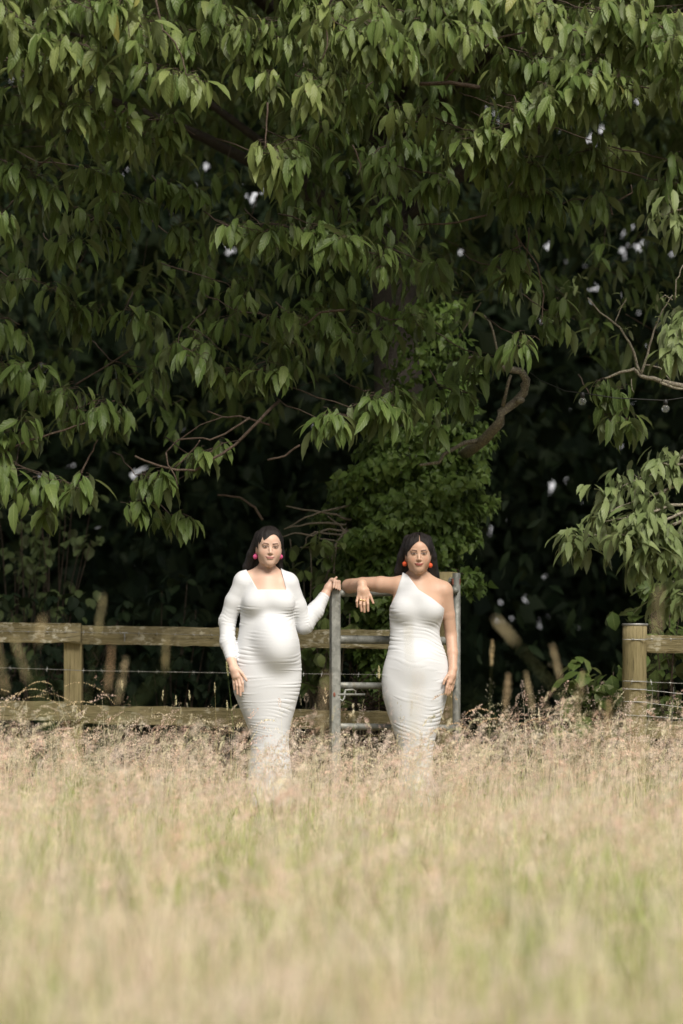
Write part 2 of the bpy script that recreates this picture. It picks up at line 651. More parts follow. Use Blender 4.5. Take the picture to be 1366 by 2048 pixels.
def pompon(name, c):
    t = MT(name)
    v = t.n('ShaderNodeTexVoronoi')
    v.inputs['Scale'].default_value = 330
    t.l(t.coord(), v.inputs['Vector'])
    t.color(t.ramp(v.outputs['Distance'], ((0, c), (1, tuple(x * .55 for x in c)))))
    t.rough(.7)
    t.bump(t.math('SUBTRACT', 1.0, v.outputs['Distance']), .6, .003)
    return t.m
M['pink'] = pompon('pink_beads', (.78, .11, .30))
M['orange'] = pompon('orange_beads', (.85, .12, .035))

HX = .92                                              # breadth of the head

def head_prims(s, c, Rm, sc=1.0):
    def L(x, y, z):
        return c + Rm @ (np.array((x * HX, y, z)) * sc)
    def e(x, y, z, rx, ry, rz, k=.012, sub=False):
        s.ell(L(x, y, z), np.array((rx * HX, ry, rz)) * sc, k, Rm, sub)
    e(0, .012, .026, .072, .090, .080)
    e(0, -.026, -.026, .0580, .064, .074, .03)
    e(0, -.030, .035, .060, .060, .045, .03)
    e(0, -.064, -.084, .020, .018, .018, .040)           # chin
    for q in (-1, 1):
        e(q * .036, -.054, -.028, .024, .022, .026, .032)  # cheeks
        e(q * .041, -.008, -.056, .016, .035, .024, .025)  # jaw
        e(q * .0280, -.100, .001, .017, .015, .0105, .012, True)   # sockets
        e(q * .0280, -.080, -.001, .0150, .0125, .0085, .004)      # eyes
        e(q * .0285, -.084, .015, .020, .008, .006, .012)  # brow ridge
    s.cap(L(0, -.086, .002), L(0, -.104, -.030), .0048 * sc, .0068 * sc, .013)
    for q in (-1, 1):
        e(q * .0085, -.093, -.034, .0056, .008, .0055, .008)
    e(0, -.0885, -.0525, .021, .008, .0050, .005)         # lips
    e(0, -.0880, -.0605, .018, .0085, .0058, .005)
    for q in (-1, 1):
        e(q * .068, .012, -.012, .009, .017, .028, .008)  # ears
    return L

def face_pigment(V, c, Rm, sc, skin, lip, brow, iris, blush):
    q = ((V - c) @ Rm) / sc
    x, y, z = q[:, 0] / HX, q[:, 1], q[:, 2]
    col = np.tile(np.array(skin), (len(V), 1))
    front = (y < -.045) & (np.abs(z) < .13) & (np.abs(x) < .09)
    def put(mask, cc):
        m = (np.clip(mask, 0, 1) * front)[:, None]
        col[:] = col * (1 - m) + np.array(cc) * m
    ax = np.abs(x)
    put(.35 * np.exp(-((ax - .040) / .016) ** 2 - ((z + .030) / .016) ** 2), blush)
    put(.18 * np.exp(-((ax - .028) / .019) ** 2 - ((z - .004) / .011) ** 2), tuple(v * .55 for v in skin))
    r = np.hypot(x / .0255, (z + .0575 - .004 * (ax / .024) ** 2) / .0074)
    put(smooth01(1.1, .85, r), lip)
    put(.75 * smooth01(.0024, .0008, np.abs(z + .0568 - .0052 * (ax / .024) ** 2)) * (ax < .027), tuple(v * .35 for v in lip))
    bz = .0135 + .0045 * np.sin(np.clip((ax - .012) / .040, 0, 1) * 2.2) + .0008
    put(.95 * smooth01(.0052, .0028, np.abs(z - bz)) * smooth01(.009, .013, ax) * smooth01(.048, .040, ax), brow)
    ex = ax - .0280
    lid = .0054 * (1 - (ex / .0165) ** 2)
    eye = (np.abs(ex) < .0150) & (z < lid) & (z > -.8 * lid)
    put(eye * 1.0, (.50, .44, .40))
    put(smooth01(.0078, .0062, np.hypot(x - np.sign(x) * .0280, z - .0012)) * eye, iris)
    put(.95 * smooth01(.0030, .0014, np.abs(z - lid)) * (np.abs(ex) < .0180), (.018, .012, .010))
    put(.6 * smooth01(.0018, .0006, np.abs(z + .8 * lid)) * (np.abs(ex) < .016), (.07, .04, .03))
    put(.45 * smooth01(.0035, .0015, np.hypot(ax - .0060, z + .0385)), tuple(v * .3 for v in skin))
    return col

def finger(s, pts, r0=.0086, r1=.0066, k=.004):
    rad = np.linspace(r0, r1, len(pts))
    s.chain(pts, rad, k)

def make_person(base, spec, label, group):
    Y0 = spec['Y0']
    V = lambda px, py, dy=0.0: P(px, py, Y0 + dy)
    root = thing('person', base, label, 'person', group)
    lo, hi = spec['box']
    h = .0026
    # ---- the body: one continuous surface
    s = SDF(lo, hi, h)
    secs = []
    for py, l, r, ry, dy in spec['torso']:
        a, b = V(l, py, dy), V(r, py, dy)
        secs.append((a[2], (a[0] + b[0]) / 2, Y0 + dy, (b[0] - a[0]) / 2 - .006, ry - .006))
    s.loft([q for q in secs if q[0] > V(0, 1425)[2]])
    spec['extra'](s, V)
    for arm, rad in spec['arms']:
        s.chain([V(*p) for p in arm], rad, .03, .009)
    for p0, p1, r0, r1 in spec['neck']:
        s.cap(V(*p0), V(*p1), r0, r1, .035)
    for q in (-1, 1):                                   # legs and feet under the skirt
        fx = spec['foot'] + q * 13
        hip, knee, ank = V(fx + q * 11, 1405, .0), V(fx, 1495, -.01), V(fx, 1640, .02)
        s.chain([hip, knee, ank], [.070, .040, .030], .02)
        ank2 = ank + np.array((q * .01, -.14, -.055))
        s.cap(ank + np.array((0, .02, -.045)), ank2, .03, .024, .015)
    c = V(*spec['head'])
    a, rl = spec['yaw'], spec['roll']
    Rm = rotz(a) @ np.array(((math.cos(rl), 0, math.sin(rl)), (0, 1, 0), (-math.sin(rl), 0, math.cos(rl))))
    L = head_prims(s, c, Rm, spec['hs'])
    spec['hands'](s, V)
    Vb, Qb = s.mesh()
    col = face_pigment(Vb, c, Rm, spec['hs'], spec['skin'], spec['lip'], spec['brow'], spec['iris'], spec['blush'])
    m = MB()
    m.add(Vb, Qb, col)
    m.build('body', M['skin'], root)
    # ---- the dress: the same forms a few millimetres larger, gathered into folds, cut at the neckline
    g = SDF(lo, hi, h, gap=.0)
    secs = [(z, cx, cy, rx + .006, ry + .006) for z, cx, cy, rx, ry in secs if z > spec['hem']]
    g.loft(secs)
    g.gap = .0055
    g.gap = .0075
    for p0, p1, r0, r1 in spec['neck'][1:]:
        g.cap(V(*p0), V(*p1), r0, r1, .05)
    g.gap = .0055
    spec['extra'](g, V)
    spec['dress'](g, V)
    m = MB()
    m.add(*g.mesh())
    m.build('dress', M['dress'], root)
    # ---- hair
    g = SDF(*spec['hairbox'], .0026)
    spec['hair'](g, V, L, Rm)
    X, Y, Z = g.ax[0][:, None, None], g.ax[1][None, :, None], g.ax[2][None, None, :]
    ang = np.arctan2(X - c[0], Y - c[1] + .001)
    rid = (.0020 * np.sin(ang * 13 + .4 * np.sin(Z * 11)) + .0010 * np.sin(ang * 34 + .5 * np.sin(Z * 9)) + .0008 * np.sin(ang * 71 + .5 * np.sin(Z * 17) + 1)).astype(np.float32)
    px_, py_, top, half, low = spec['opening']
    q = [((X - c[0]) * Rm[0, i] + (Y - c[1]) * Rm[1, i] + (Z - c[2]) * Rm[2, i]) / spec['hs'] for i in range(3)]
    zt = q[2] + .020
    xo = q[0] - px_ * np.clip(zt / .09, 0, 1)
    e_ = np.where(zt > 0, (np.abs(xo) / half) ** 1.6 + np.abs(zt / (top + .020)) ** 1.6, (np.abs(xo) / half) ** 2 + np.abs(zt / low) ** 2)
    cut = np.maximum((np.sqrt(e_) - 1) * .055, q[1] - py_)
    g.d += (rid * np.clip(cut / .025, 0, 1)).astype(np.float32)
    g.d = np.maximum(g.d, -cut).astype(np.float32)
    if spec.get('part'):
        a_ = np.maximum(np.abs(q[0] - spec['part']) - .0022, np.maximum(q[1] + .0, .06 - q[2]))
        g.d = np.maximum(g.d, -a_).astype(np.float32)
    m = MB()
    m.add(*g.mesh())
    hair = m.build('hair', M['hair'], root)
    # ---- earrings
    for px, py, dy in spec['earrings']:
        m = MB()
        p = V(px, py, dy)
        m.ball(p, .0132, 20, 14)
        m.tube([p + np.array((0, 0, .012)), p + np.array((0, 0.004, .022))], .0012, 6)
        m.build('earring', M[spec['ear_mat']], root)
    return root, V

# ---- woman with the long sleeves, hand on the gate
def l_extra(s, V):
    s.cap(V(487, 1163, .005), V(576, 1166, .005), .046, .046, .04)
    for px in (513, 563):
        s.ell(V(px, 1207, -.060), (.060, .050, .054), .045)
    s.ell(V(556, 1298, -.062), (.096, .116, .118), .06)
    s.ell(V(548, 1275, -.052), (.10, .10, .12), .05)

L_ARM1 = [(487, 1168, .0), (468, 1203, .01), (454.5, 1243, .022), (455, 1284, -.018), (463.5, 1320, -.07)]
L_RAD1 = [.048, .042, .0385, .0335, .0250]
L_ARM2 = [(577, 1170, .005), (593, 1212, .03), (608, 1250, .055), (630, 1222, .085), (650, 1190, .118)]
L_RAD2 = [.050, .046, .043, .039, .0250]

def l_hands(s, V):
    # her right hand resting on the thigh
    s.chain([V(462, 1320, -.07), V(470, 1340, -.105), V(475, 1352, -.112)], [.0245, .0225, .021], .012)
    s.chain([V(465, 1338, -.100), V(469, 1354, -.108)], [.017, .015], .012)
    finger(s, [V(481, 1352, -.118), V(485, 1366, -.126), V(486, 1383, -.118)])
    finger(s, [V(476, 1355, -.118), V(480, 1372, -.125), V(481, 1391, -.116)])
    finger(s, [V(471, 1355, -.112), V(474, 1371, -.118), V(475, 1388, -.110)])
    finger(s, [V(466, 1352, -.104), V(468, 1366, -.108), V(469, 1379, -.102)], .0074, .0058)
    finger(s, [V(474, 1336, -.112), V(484, 1347, -.125), V(493, 1361, -.128)], .0095, .0068)
    # her left hand over the end of the gate
    s.chain([V(650, 1190, .118), V(657, 1175, .128), V(664, 1162, .135)], [.0245, .022, .018], .012)
    s.chain([V(655, 1176, .15), V(663, 1163, .165)], [.018, .017], .012)
    finger(s, [V(664, 1160, .118), V(669, 1159, .110), V(673, 1155, .108)], .0082, .0064)
    for i, (dx, dy) in enumerate(((0, .112), (3.6, .121), (6.6, .133), (9.4, .146))):
        finger(s, [V(664 + dx * .5, 1161, dy + .016), V(669 + dx, 1163, dy - .012), V(667 + dx * 1.35, 1175 + i * 1.6, dy - .022)], .0082, .0062)

def fold_profile(ph, p=.34):
    return np.abs(np.sin(math.pi * ph)) ** p

def l_dress(g, V):
    X, Y, Z = g.ax[0][:, None, None], g.ax[1][None, :, None], g.ax[2][None, None, :]
    cx, cy = V(534, 1300)[0], V(534, 1300)[1]
    for arm, rad in ((L_ARM1, L_RAD1), (L_ARM2, L_RAD2)):
        n = len(arm)
        g.chain([V(*p) for p in arm[:n - 1]] + [np.array(V(*arm[-1])) * .86 + np.array(V(*arm[-2])) * .14], rad, .018)
    th = np.arctan2(X - cx, -(Y - cy))
    z = Z + 0 * X + 0 * Y
    wob = sn(th * 1.5, z * 6, 0 * z, 5, 1.0)
    sag = .030 * np.cos(th * 1.0) * smooth01(.95, 1.10, z) - .034 * np.cos(th) * smooth01(.93, .86, z)
    ph = (z + sag + .018 * wob + .008 * sn(th * 2.6, z * 24, 0 * z, 6)) / .0195
    side = .35 + .65 * smooth01(.25, 1.0, np.abs(th))
    belly = 1 - .92 * np.exp(-((X - V(553, 0)[0]) / .085) ** 2 - ((z - 1.05) / .115) ** 2) * (Y < cy)
    bust = 1 - .9 * smooth01(1.22, 1.27, z)
    amp = np.clip(.0018 + .0046 * sn(th * 2.6, z * 60, 0 * z, 9), .0001, .006) * side * belly * bust
    disp = amp * (fold_profile(ph) - .6)
    # sleeves: gathered across the arm
    for arm, lim in ((L_ARM1, .150), (L_ARM2, .168)):
        pts = np.array([V(*p) for p in arm])
        best = np.full(np.broadcast(X, Y, Z).shape, 9.0, np.float32)
        along = np.zeros_like(best)
        acc = 0
        for i in range(len(pts) - 1):
            a, b = pts[i], pts[i + 1]
            ba = b - a
            ln = np.linalg.norm(ba)
            t = np.clip(((X - a[0]) * ba[0] + (Y - a[1]) * ba[1] + (Z - a[2]) * ba[2]) / ln ** 2, 0, 1)
            d2 = (X - a[0] - t * ba[0]) ** 2 + (Y - a[1] - t * ba[1]) ** 2 + (Z - a[2] - t * ba[2]) ** 2
            u = d2 < best
            best[u] = d2[u]
            along[u] = (acc + t * ln)[u]
            acc += ln
        m_ = smooth01(.064, .056, np.sqrt(best)) * smooth01(lim, lim + .014, np.abs(X - cx))
        pa = (along + .009 * sn(X * 30, Y * 30, Z * 30, 3, 1.0)) / .019
        aa = np.clip(.0032 + .0024 * sn(X * 40, Y * 40, Z * 40, 8), .0004, .005) * smooth01(.12, .24, along)
        disp = disp * (1 - m_) + aa * (fold_profile(pa) - .6) * m_
    g.d -= disp.astype(np.float32)
    # square neckline
    zn = V(545, 1180)[2]
    dl = -((X - V(516, 1180)[0]) - (Z - zn) * (V(493, 1140)[0] - V(516, 1180)[0]) / (V(493, 1140)[2] - zn)) * .87
    dr = ((X - V(573, 1180)[0]) - (Z - zn) * (V(563, 1143)[0] - V(573, 1180)[0]) / (V(563, 1143)[2] - zn)) * .95
    prism = np.maximum(np.maximum(zn - Z + .0 * X, dl), dr)
    g.d = np.maximum(g.d, -prism).astype(np.float32)
    g.d = np.maximum(g.d, (V(0, 1612)[2] - Z)).astype(np.float32)

def l_hair(g, V, L, Rm):
    g.ell(L(0, .009, .032), (.0735, .104, .086), .01, Rm)
    g.chain([V(518, 1070, .02), V(503.5, 1108, .05), V(495.5, 1134, .075), V(494, 1165, .11)], [.0225, .0235, .0245, .024], .012)
    g.chain([V(558, 1082, .03), V(559, 1110, .055), V(556, 1142, .085), V(552, 1165, .11)], [.022, .020, .020, .02], .03)
    g.chain([V(528, 1095, .07), V(523, 1135, .095), V(523, 1190, .14)], [.045, .045, .04], .04)
    g.chain([V(545, 1095, .07), V(543, 1135, .095), V(540, 1190, .14)], [.04, .04, .035], .04)

L_SPEC = dict(
    Y0=13.0, box=((-.76, 12.66, -.01), (.02, 13.30, 1.69)), head=(538.0, 1095.4, -.015), yaw=R_(7), roll=R_(2), hs=1.0, foot=540, hem=P(0, 1621, 13)[2],
    torso=[(1146, 517, 550, .050, .02), (1160, 498, 568, .066, .012), (1178, 484, 586, .088, .01), (1205, 481, 590, .094, .0), (1235, 481, 588, .090, .0), (1262, 478, 590, .095, .0),
           (1299, 472, 598, .110, .0), (1330, 468, 603, .122, .0), (1360, 464, 603, .124, .0), (1384, 467, 599, .120, .0), (1411, 478, 592, .113, .0),
           (1440, 490, 584, .106, .0), (1465, 500, 578, .098, .0), (1490, 503, 577, .095, .0), (1530, 497, 582, .10, .0), (1620, 491, 589, .11, .0)],
    extra=l_extra, arms=((L_ARM1, L_RAD1), (L_ARM2, L_RAD2)), hands=l_hands, dress=l_dress, hair=l_hair,
    neck=[((535, 1110, .02), (533, 1152, .02), .038, .041), ((524, 1140, .03), (490, 1158, .025), .026, .030), ((543, 1142, .03), (573, 1160, .025), .026, .030), ((533, 1165, .0), (533, 1185, -.01), .065, .075)],
    hairbox=((-.60, 12.84, 1.22), (-.26, 13.24, 1.70)), earrings=((510.6, 1113.4, -.02), (561.0, 1113.4, -.005)), ear_mat='pink', opening=(.018, -.012, .070, .0575, .12),
    skin=(.565, .395, .31), lip=(.46, .20, .19), brow=(.06, .035, .025), iris=(.05, .035, .02), blush=(.56, .26, .19))

# ---- woman with the bare arms, leaning on the gate
R_ARM1 = [(799, 1172, .015), (762, 1169, .055), (725, 1168, .105), (697, 1172, .140)]
R_RAD1 = [.046, .044, .036, .032]
R_ARM1B = [(697, 1173, .135), (712, 1171, .05), (724, 1169, -.06)]
R_RAD1B = [.033, .035, .0255]
R_ARM2 = [(889, 1186, .012), (897, 1230, .03), (902, 1270, .045), (905, 1305, .0), (906, 1338, -.045)]
R_RAD2 = [.045, .035, .0315, .0285, .0215]

def r_extra(s, V):
    s.cap(V(806, 1174, .01), V(884, 1181, .01), .042, .042, .04)
    for px in (811, 861):
        s.ell(V(px, 1220, -.056), (.058, .048, .058), .045)
    s.ell(V(832, 1330, -.035), (.10, .085, .11), .05)

def r_hands(s, V):
    # her right hand hanging from the wrist, back of the hand towards us
    s.chain([V(724, 1169, -.06), V(726, 1182, -.085), V(727, 1194, -.09)], [.0250, .0205, .014], .014)
    s.chain([V(719, 1180, -.082), V(718, 1193, -.089)], [.015, .0105], .014)
    s.chain([V(733, 1180, -.082), V(734, 1193, -.089)], [.015, .0105], .014)
    finger(s, [V(716.0, 1193, -.088), V(713.6, 1203, -.098), V(714.6, 1213.5, -.090)], .0080, .0062, .003)
    finger(s, [V(722.0, 1195, -.094), V(720.8, 1208, -.106), V(723.0, 1222, -.098)], .0090, .0066, .003)
    finger(s, [V(728.4, 1196, -.094), V(728.2, 1210, -.106), V(728.8, 1224, -.098)], .0092, .0068, .003)
    finger(s, [V(735.0, 1194, -.088), V(735.6, 1208, -.100), V(736.0, 1222, -.094)], .0092, .0068, .003)
    finger(s, [V(734, 1180, -.080), V(740.5, 1192, -.088), V(746.5, 1206, -.090)], .0095, .0066, .005)
    # her left hand on the hip
    s.chain([V(906, 1338, -.045), V(902, 1352, -.066), V(899, 1364, -.078)], [.0215, .0215, .018], .012)
    s.chain([V(907, 1350, -.045), V(905, 1366, -.055)], [.016, .014], .012)
    finger(s, [V(895, 1352, -.086), V(889.5, 1360, -.096), V(887, 1368, -.098)], .0088, .0064)
    finger(s, [V(897, 1364, -.088), V(893.5, 1375, -.094), V(891, 1387, -.092)])
    finger(s, [V(900, 1366, -.080), V(897, 1378, -.085), V(895, 1390, -.082)])
    finger(s, [V(904, 1366, -.066), V(901.5, 1377, -.071), V(899, 1387, -.070)])
    finger(s, [V(907, 1363, -.05), V(906, 1372, -.054), V(904, 1381, -.054)], .0074, .0058)

def r_dress(g, V):
    X, Y, Z = g.ax[0][:, None, None], g.ax[1][None, :, None], g.ax[2][None, None, :]
    g.cap(V(806, 1163, .015), V(800, 1172, .02), .040, .040, .02)
    g.cap(V(825, 1142, .03), V(800, 1164, .025), .026, .030, .02)
    g.cap(V(832, 1175, .0), V(832, 1195, -.01), .060, .070, .03)
    cx, cy = V(832, 1300)[0], V(832, 1300)[1]
    th = np.arctan2(X - cx, -(Y - cy))
    z = Z + 0 * X + 0 * Y
    wob = sn(th * 1.4, z * 7, 0 * z, 15, 1.0)
    diag = .16 * (X - cx) * (1 + .8 * smooth01(1.12, 1.25, z)) + .055 * np.cos(th) * smooth01(1.02, .85, z) - .02 * np.cos(th)
    ph = (z + diag + .018 * wob + .008 * sn(th * 2.6, z * 24, 0 * z, 16)) / .022
    side = .45 + .55 * smooth01(.2, 1.0, np.abs(th))
    bust = 1 - .93 * smooth01(1.19, 1.25, z + .35 * (X - cx))
    amp = np.clip(.0018 + .0048 * sn(th * 2.6, z * 55, 0 * z, 29), .0001, .006) * side * bust
    g.d -= (amp * (fold_profile(ph) - .6)).astype(np.float32)
    # one-shouldered neckline
    nx = np.array([V(px, 0)[0] for px in (790, 815, 836, 863, 889, 905)])
    nz = np.array([V(0, py)[2] for py in (1136, 1150, 1180, 1197, 1218, 1238)])
    zl = np.interp(g.ax[0], nx, nz)[:, None, None]
    g.d = np.maximum(g.d, ((Z - zl) * .78).astype(np.float32))
    az = np.array([V(0, py)[2] for py in (1240, 1219, 1190, 1150, 1130)])
    axx = np.array([V(px, 0)[0] for px in (740, 777, 791, 804, 808)])
    xl = np.interp(g.ax[2], az, axx)[None, None, :]
    g.d = np.maximum(g.d, ((xl - X) * .9).astype(np.float32))
    xr = np.interp(g.ax[2], [V(0, 1262)[2], V(0, 1216)[2], V(0, 1190)[2]], [V(915, 0)[0], V(889.5, 0)[0], V(888, 0)[0]])[None, None, :]
    g.d = np.maximum(g.d, ((X - xr) * .9).astype(np.float32))
    g.d = np.maximum(g.d, (V(0, 1612)[2] - Z)).astype(np.float32)

def r_hair(g, V, L, Rm):
    g.ell(L(0, .009, .034), (.0765, .104, .086), .01, Rm)
    g.chain([V(816, 1078, .02), V(805, 1113, .05), V(799, 1142, .075), V(799, 1180, .12)], [.0235, .0245, .0265, .026], .012)
    g.chain([V(855, 1078, .02), V(864, 1113, .05), V(868.5, 1150, .072), V(871, 1172, .085), V(866, 1215, .13)], [.0235, .0240, .0245, .0245, .022], .012)
    g.chain([V(824, 1105, .07), V(822, 1150, .095), V(824, 1215, .14)], [.045, .045, .04], .04)
    g.chain([V(848, 1105, .07), V(850, 1150, .095), V(848, 1215, .14)], [.045, .045, .04], .04)

R_SPEC = dict(
    Y0=13.05, box=((-.06, 12.70, -.01), (.66, 13.36, 1.67)), head=(836.4, 1108.8, -.015), yaw=R_(1), roll=R_(0), hs=1.0, foot=832, hem=P(0, 1621, 13.05)[2],
    torso=[(1152, 818, 855, .050, .02), (1167, 802, 872, .063, .012), (1182, 790, 886, .082, .01), (1200, 782, 890, .088, .0), (1220, 779, 888, .090, .0), (1238, 779, 886, .086, .0), (1260, 780, 878, .083, .0),
           (1282, 780, 881, .088, .0), (1306, 775, 891, .098, .0), (1335, 766, 899, .112, .0), (1362, 763, 900, .118, .0), (1392, 765, 895, .116, .0),
           (1426, 775, 885, .108, .0), (1455, 785, 876, .10, .0), (1490, 797, 867, .092, .0), (1530, 799, 864, .092, .0), (1620, 795, 870, .10, .0)],
    extra=r_extra, arms=((R_ARM1, R_RAD1), (R_ARM1B, R_RAD1B), (R_ARM2, R_RAD2)), hands=r_hands, dress=r_dress, hair=r_hair,
    neck=[((836, 1120, .02), (836, 1165, .02), .040, .043), ((825, 1150, .03), (800, 1168, .02), .024, .034), ((848, 1152, .03), (886, 1177, .015), .024, .034), ((834, 1175, .0), (834, 1195, -.01), .060, .070)],
    hairbox=((.22, 12.90, 1.05), (.56, 13.28, 1.68)), earrings=((809.4, 1127.8, -.02), (860.4, 1130.8, -.01)), ear_mat='orange', part=.004, opening=(.006, -.012, .070, .0590, .12),
    skin=(.50, .33, .24), lip=(.30, .085, .075), brow=(.035, .022, .016), iris=(.04, .03, .02), blush=(.50, .22, .14))

def people():
    a, _ = make_person(tuple(P(540, 1672, 13.0) * np.array((1, 1, 0))), L_SPEC,
                       'pregnant woman in a long-sleeved white dress and pink earrings, hand on the gate', None)
    b, V = make_person(tuple(P(832, 1672, 13.05) * np.array((1, 1, 0))), R_SPEC,
                       'woman in a one-shouldered white dress and orange earrings, bare arm along the gate', None)
    for px, py, dy, rr in ((721.4, 1200.5, -.099, .0088), (728.3, 1201.5, -.099, .0090)):
        m = MB()
        c = V(px, py, dy)
        th = np.linspace(0, 2 * math.pi, 15)
        m.tube(np.stack([c[0] + rr * np.cos(th), c[1] + rr * np.sin(th), c[2] + 0 * th], 1), .0017, 6)
        m.ball(c + np.array((-.0005, -rr - .001, 0)), (.0050, .003, .0045), 8, 6)
        m.build('ring', M['gold'], b)
# ------------------------------------------------------------------ leaves
def leaf_template(rows, W, bend, fold, serr=.0, wave=0.0, shape='cherry', seed=0, cols=1):
    r = np.random.default_rng(seed)
    v = np.linspace(0, 1, rows)
    if shape == 'cherry':
        w_ = W * np.sin(math.pi * np.clip(v, 0, 1) ** .82) ** .85
        w_ = w_ * np.where(v > .8, 1 - .45 * (v - .8) / .2, 1) + .004
    elif shape == 'oval':
        w_ = W * np.sin(math.pi * v ** .95) ** .7 + .004
    else:                                     # ivy: broad shoulders, drawn-out tip
        w_ = np.interp(v, (0, .08, .28, .38, .55, .8, 1), np.array((.30, .85, 1.0, .72, .62, .28, .02)) * W)
    w_ = w_ * (1 + serr * np.where(np.arange(rows) % 2 == 0, 1, -1))
    th = bend * v ** 1.2
    dv = np.gradient(v)
    y = np.concatenate([[0], np.cumsum((np.cos(th) * dv)[:-1])])
    z = -np.concatenate([[0], np.cumsum((np.sin(th) * dv)[:-1])])
    us = np.linspace(-1, 1, 2 * cols + 1)
    V = np.zeros((rows, len(us), 3))
    V[:, :, 0] = w_[:, None] * us[None] * math.cos(fold)
    V[:, :, 1] = y[:, None]
    V[:, :, 2] = z[:, None] + np.abs(us)[None] * w_[:, None] * math.sin(fold)
    V[:, [0, -1], 2] += wave * r.normal(size=(rows, 2)) * W
    uv = np.stack([np.tile(us, (rows, 1)), np.tile(v[:, None], (1, len(us)))], -1)
    n = len(us)
    i = np.arange(rows - 1)[:, None] * n
    k = np.arange(n - 1)[None]
    f = np.stack([i + k, i + k + 1, i + n + k + 1, i + n + k], -1).reshape(-1, 4)
    return V.reshape(-1, 3), uv.reshape(-1, 2), f

def put_leaves(mb, T, Pp, D, N, S, rnd, holes=False):
    """one template placed many times: base point, direction, normal, length, random"""
    V, uv, f = T
    Pp, D, N, S, rnd = np.asarray(Pp), unit(D), np.asarray(N), np.asarray(S), np.asarray(rnd)
    if holes:
        k = ~gap(Pp + D * S[:, None] * .5, S)
        Pp, D, N, S, rnd = Pp[k], D[k], N[k], S[k], rnd[k]
    X = unit(np.cross(D, N))
    Z = np.cross(X, D)
    S = np.asarray(S)[:, None, None]
    o = Pp[:, None] + S * (V[None, :, 0:1] * X[:, None] + V[None, :, 1:2] * D[:, None] + V[None, :, 2:3] * Z[:, None])
    a = np.concatenate([np.tile(uv[None], (len(Pp), 1, 1)), np.tile(np.asarray(rnd)[:, None, None], (1, len(V), 1))], -1)
    ff = f[None] + (np.arange(len(Pp)) * len(V))[:, None, None]
    mb.add(o.reshape(-1, 3), ff.reshape(-1, 4), a.reshape(-1, 3))

FINE = [leaf_template(9, .136 + .022 * (i % 3), .55 + .16 * (i % 4), .22 + .10 * (i % 3), .07, .06, 'cherry', i) for i in range(6)]
SIMPLE = [leaf_template(5, .155, .4 + .25 * i, .25, 0, .05, 'cherry', i) for i in range(3)]
ROUND = [leaf_template(7, .34, .35 + .2 * i, .2, .06, .07, 'oval', i) for i in range(3)]
IVY = [leaf_template(8, .40, .25 + .3 * i, .18, 0, .05, 'ivy', i) for i in range(4)]

class Foliage:
    """gathers clusters of hanging leaves and their stalks"""
    def __init__(s, temps, r):
        s.t, s.r = temps, r
        s.p, s.d, s.n, s.s, s.c = [], [], [], [], []
        s.sa, s.sb = [], []
    def clusters(s, pos, size, count, out=None, droop=(25, 80), tone=(0, 1), spread=.02):
        """pos (N,3): twig tips; every tip gets `count` leaves in a drooping whorl"""
        r = s.r
        pos = np.asarray(pos, float)
        N = len(pos)
        k = np.repeat(np.arange(N), count)
        n = len(k)
        az = r.uniform(0, 2 * math.pi, n)
        h = np.stack([np.cos(az), np.sin(az), 0 * az], 1)
        if out is not None:
            h = unit(h + .55 * np.asarray(out)[k])
        pitch = np.radians(r.uniform(*droop, n))[:, None]
        d = h * np.cos(pitch) + np.array((0, 0, -1.)) * np.sin(pitch)
        d = unit(d + r.normal(0, .16, (n, 3)))
        nm = unit(h * np.sin(pitch) + np.array((0, 0, 1.)) * np.cos(pitch) + r.normal(0, .28, (n, 3)))
        sz = np.asarray(size) * np.ones(N)
        L = sz[k] * r.uniform(.62, 1.18, n)
        base = pos[k] + r.normal(0, spread, (n, 3))
        pet = base + unit(h + np.array((0, 0, -.15))) * (.20 * L)[:, None]
        s.sa.append(base)
        s.sb.append(pet)
        s.p.append(pet)
        s.d.append(d)
        s.n.append(nm)
        s.s.append(L)
        lo, hi = tone
        cl = r.uniform(lo, hi, N)
        s.c.append(np.clip(cl[k] * .6 + r.uniform(lo, hi, n) * .4, 0, 1))
    def fill(s, mb, holes=False):
        p, d, n, z, c = [np.concatenate(q) for q in (s.p, s.d, s.n, s.s, s.c)]
        w_ = s.r.integers(0, len(s.t), len(p))
        for i, T in enumerate(s.t):
            m = w_ == i
            if m.any():
                put_leaves(mb, T, p[m], d[m], n[m], z[m], c[m], holes)
    def stalks(s, mb, r0=.0013):
        mb.sticks(np.concatenate(s.sa), np.concatenate(s.sb), r0, r0 * .8)

def wander(a, b, n, amp, r, sag=0.0):
    """a crooked line from a to b"""
    a, b = np.asarray(a, float), np.asarray(b, float)
    t = np.linspace(0, 1, n)[:, None]
    p = a + (b - a) * t
    j = r.normal(0, amp, (n, 3))
    j[0] = j[-1] = 0
    j = np.cumsum(j, 0) * .5
    j -= t * j[-1]
    p += j
    p[:, 2] += sag * 4 * (t * (1 - t))[:, 0]
    return p

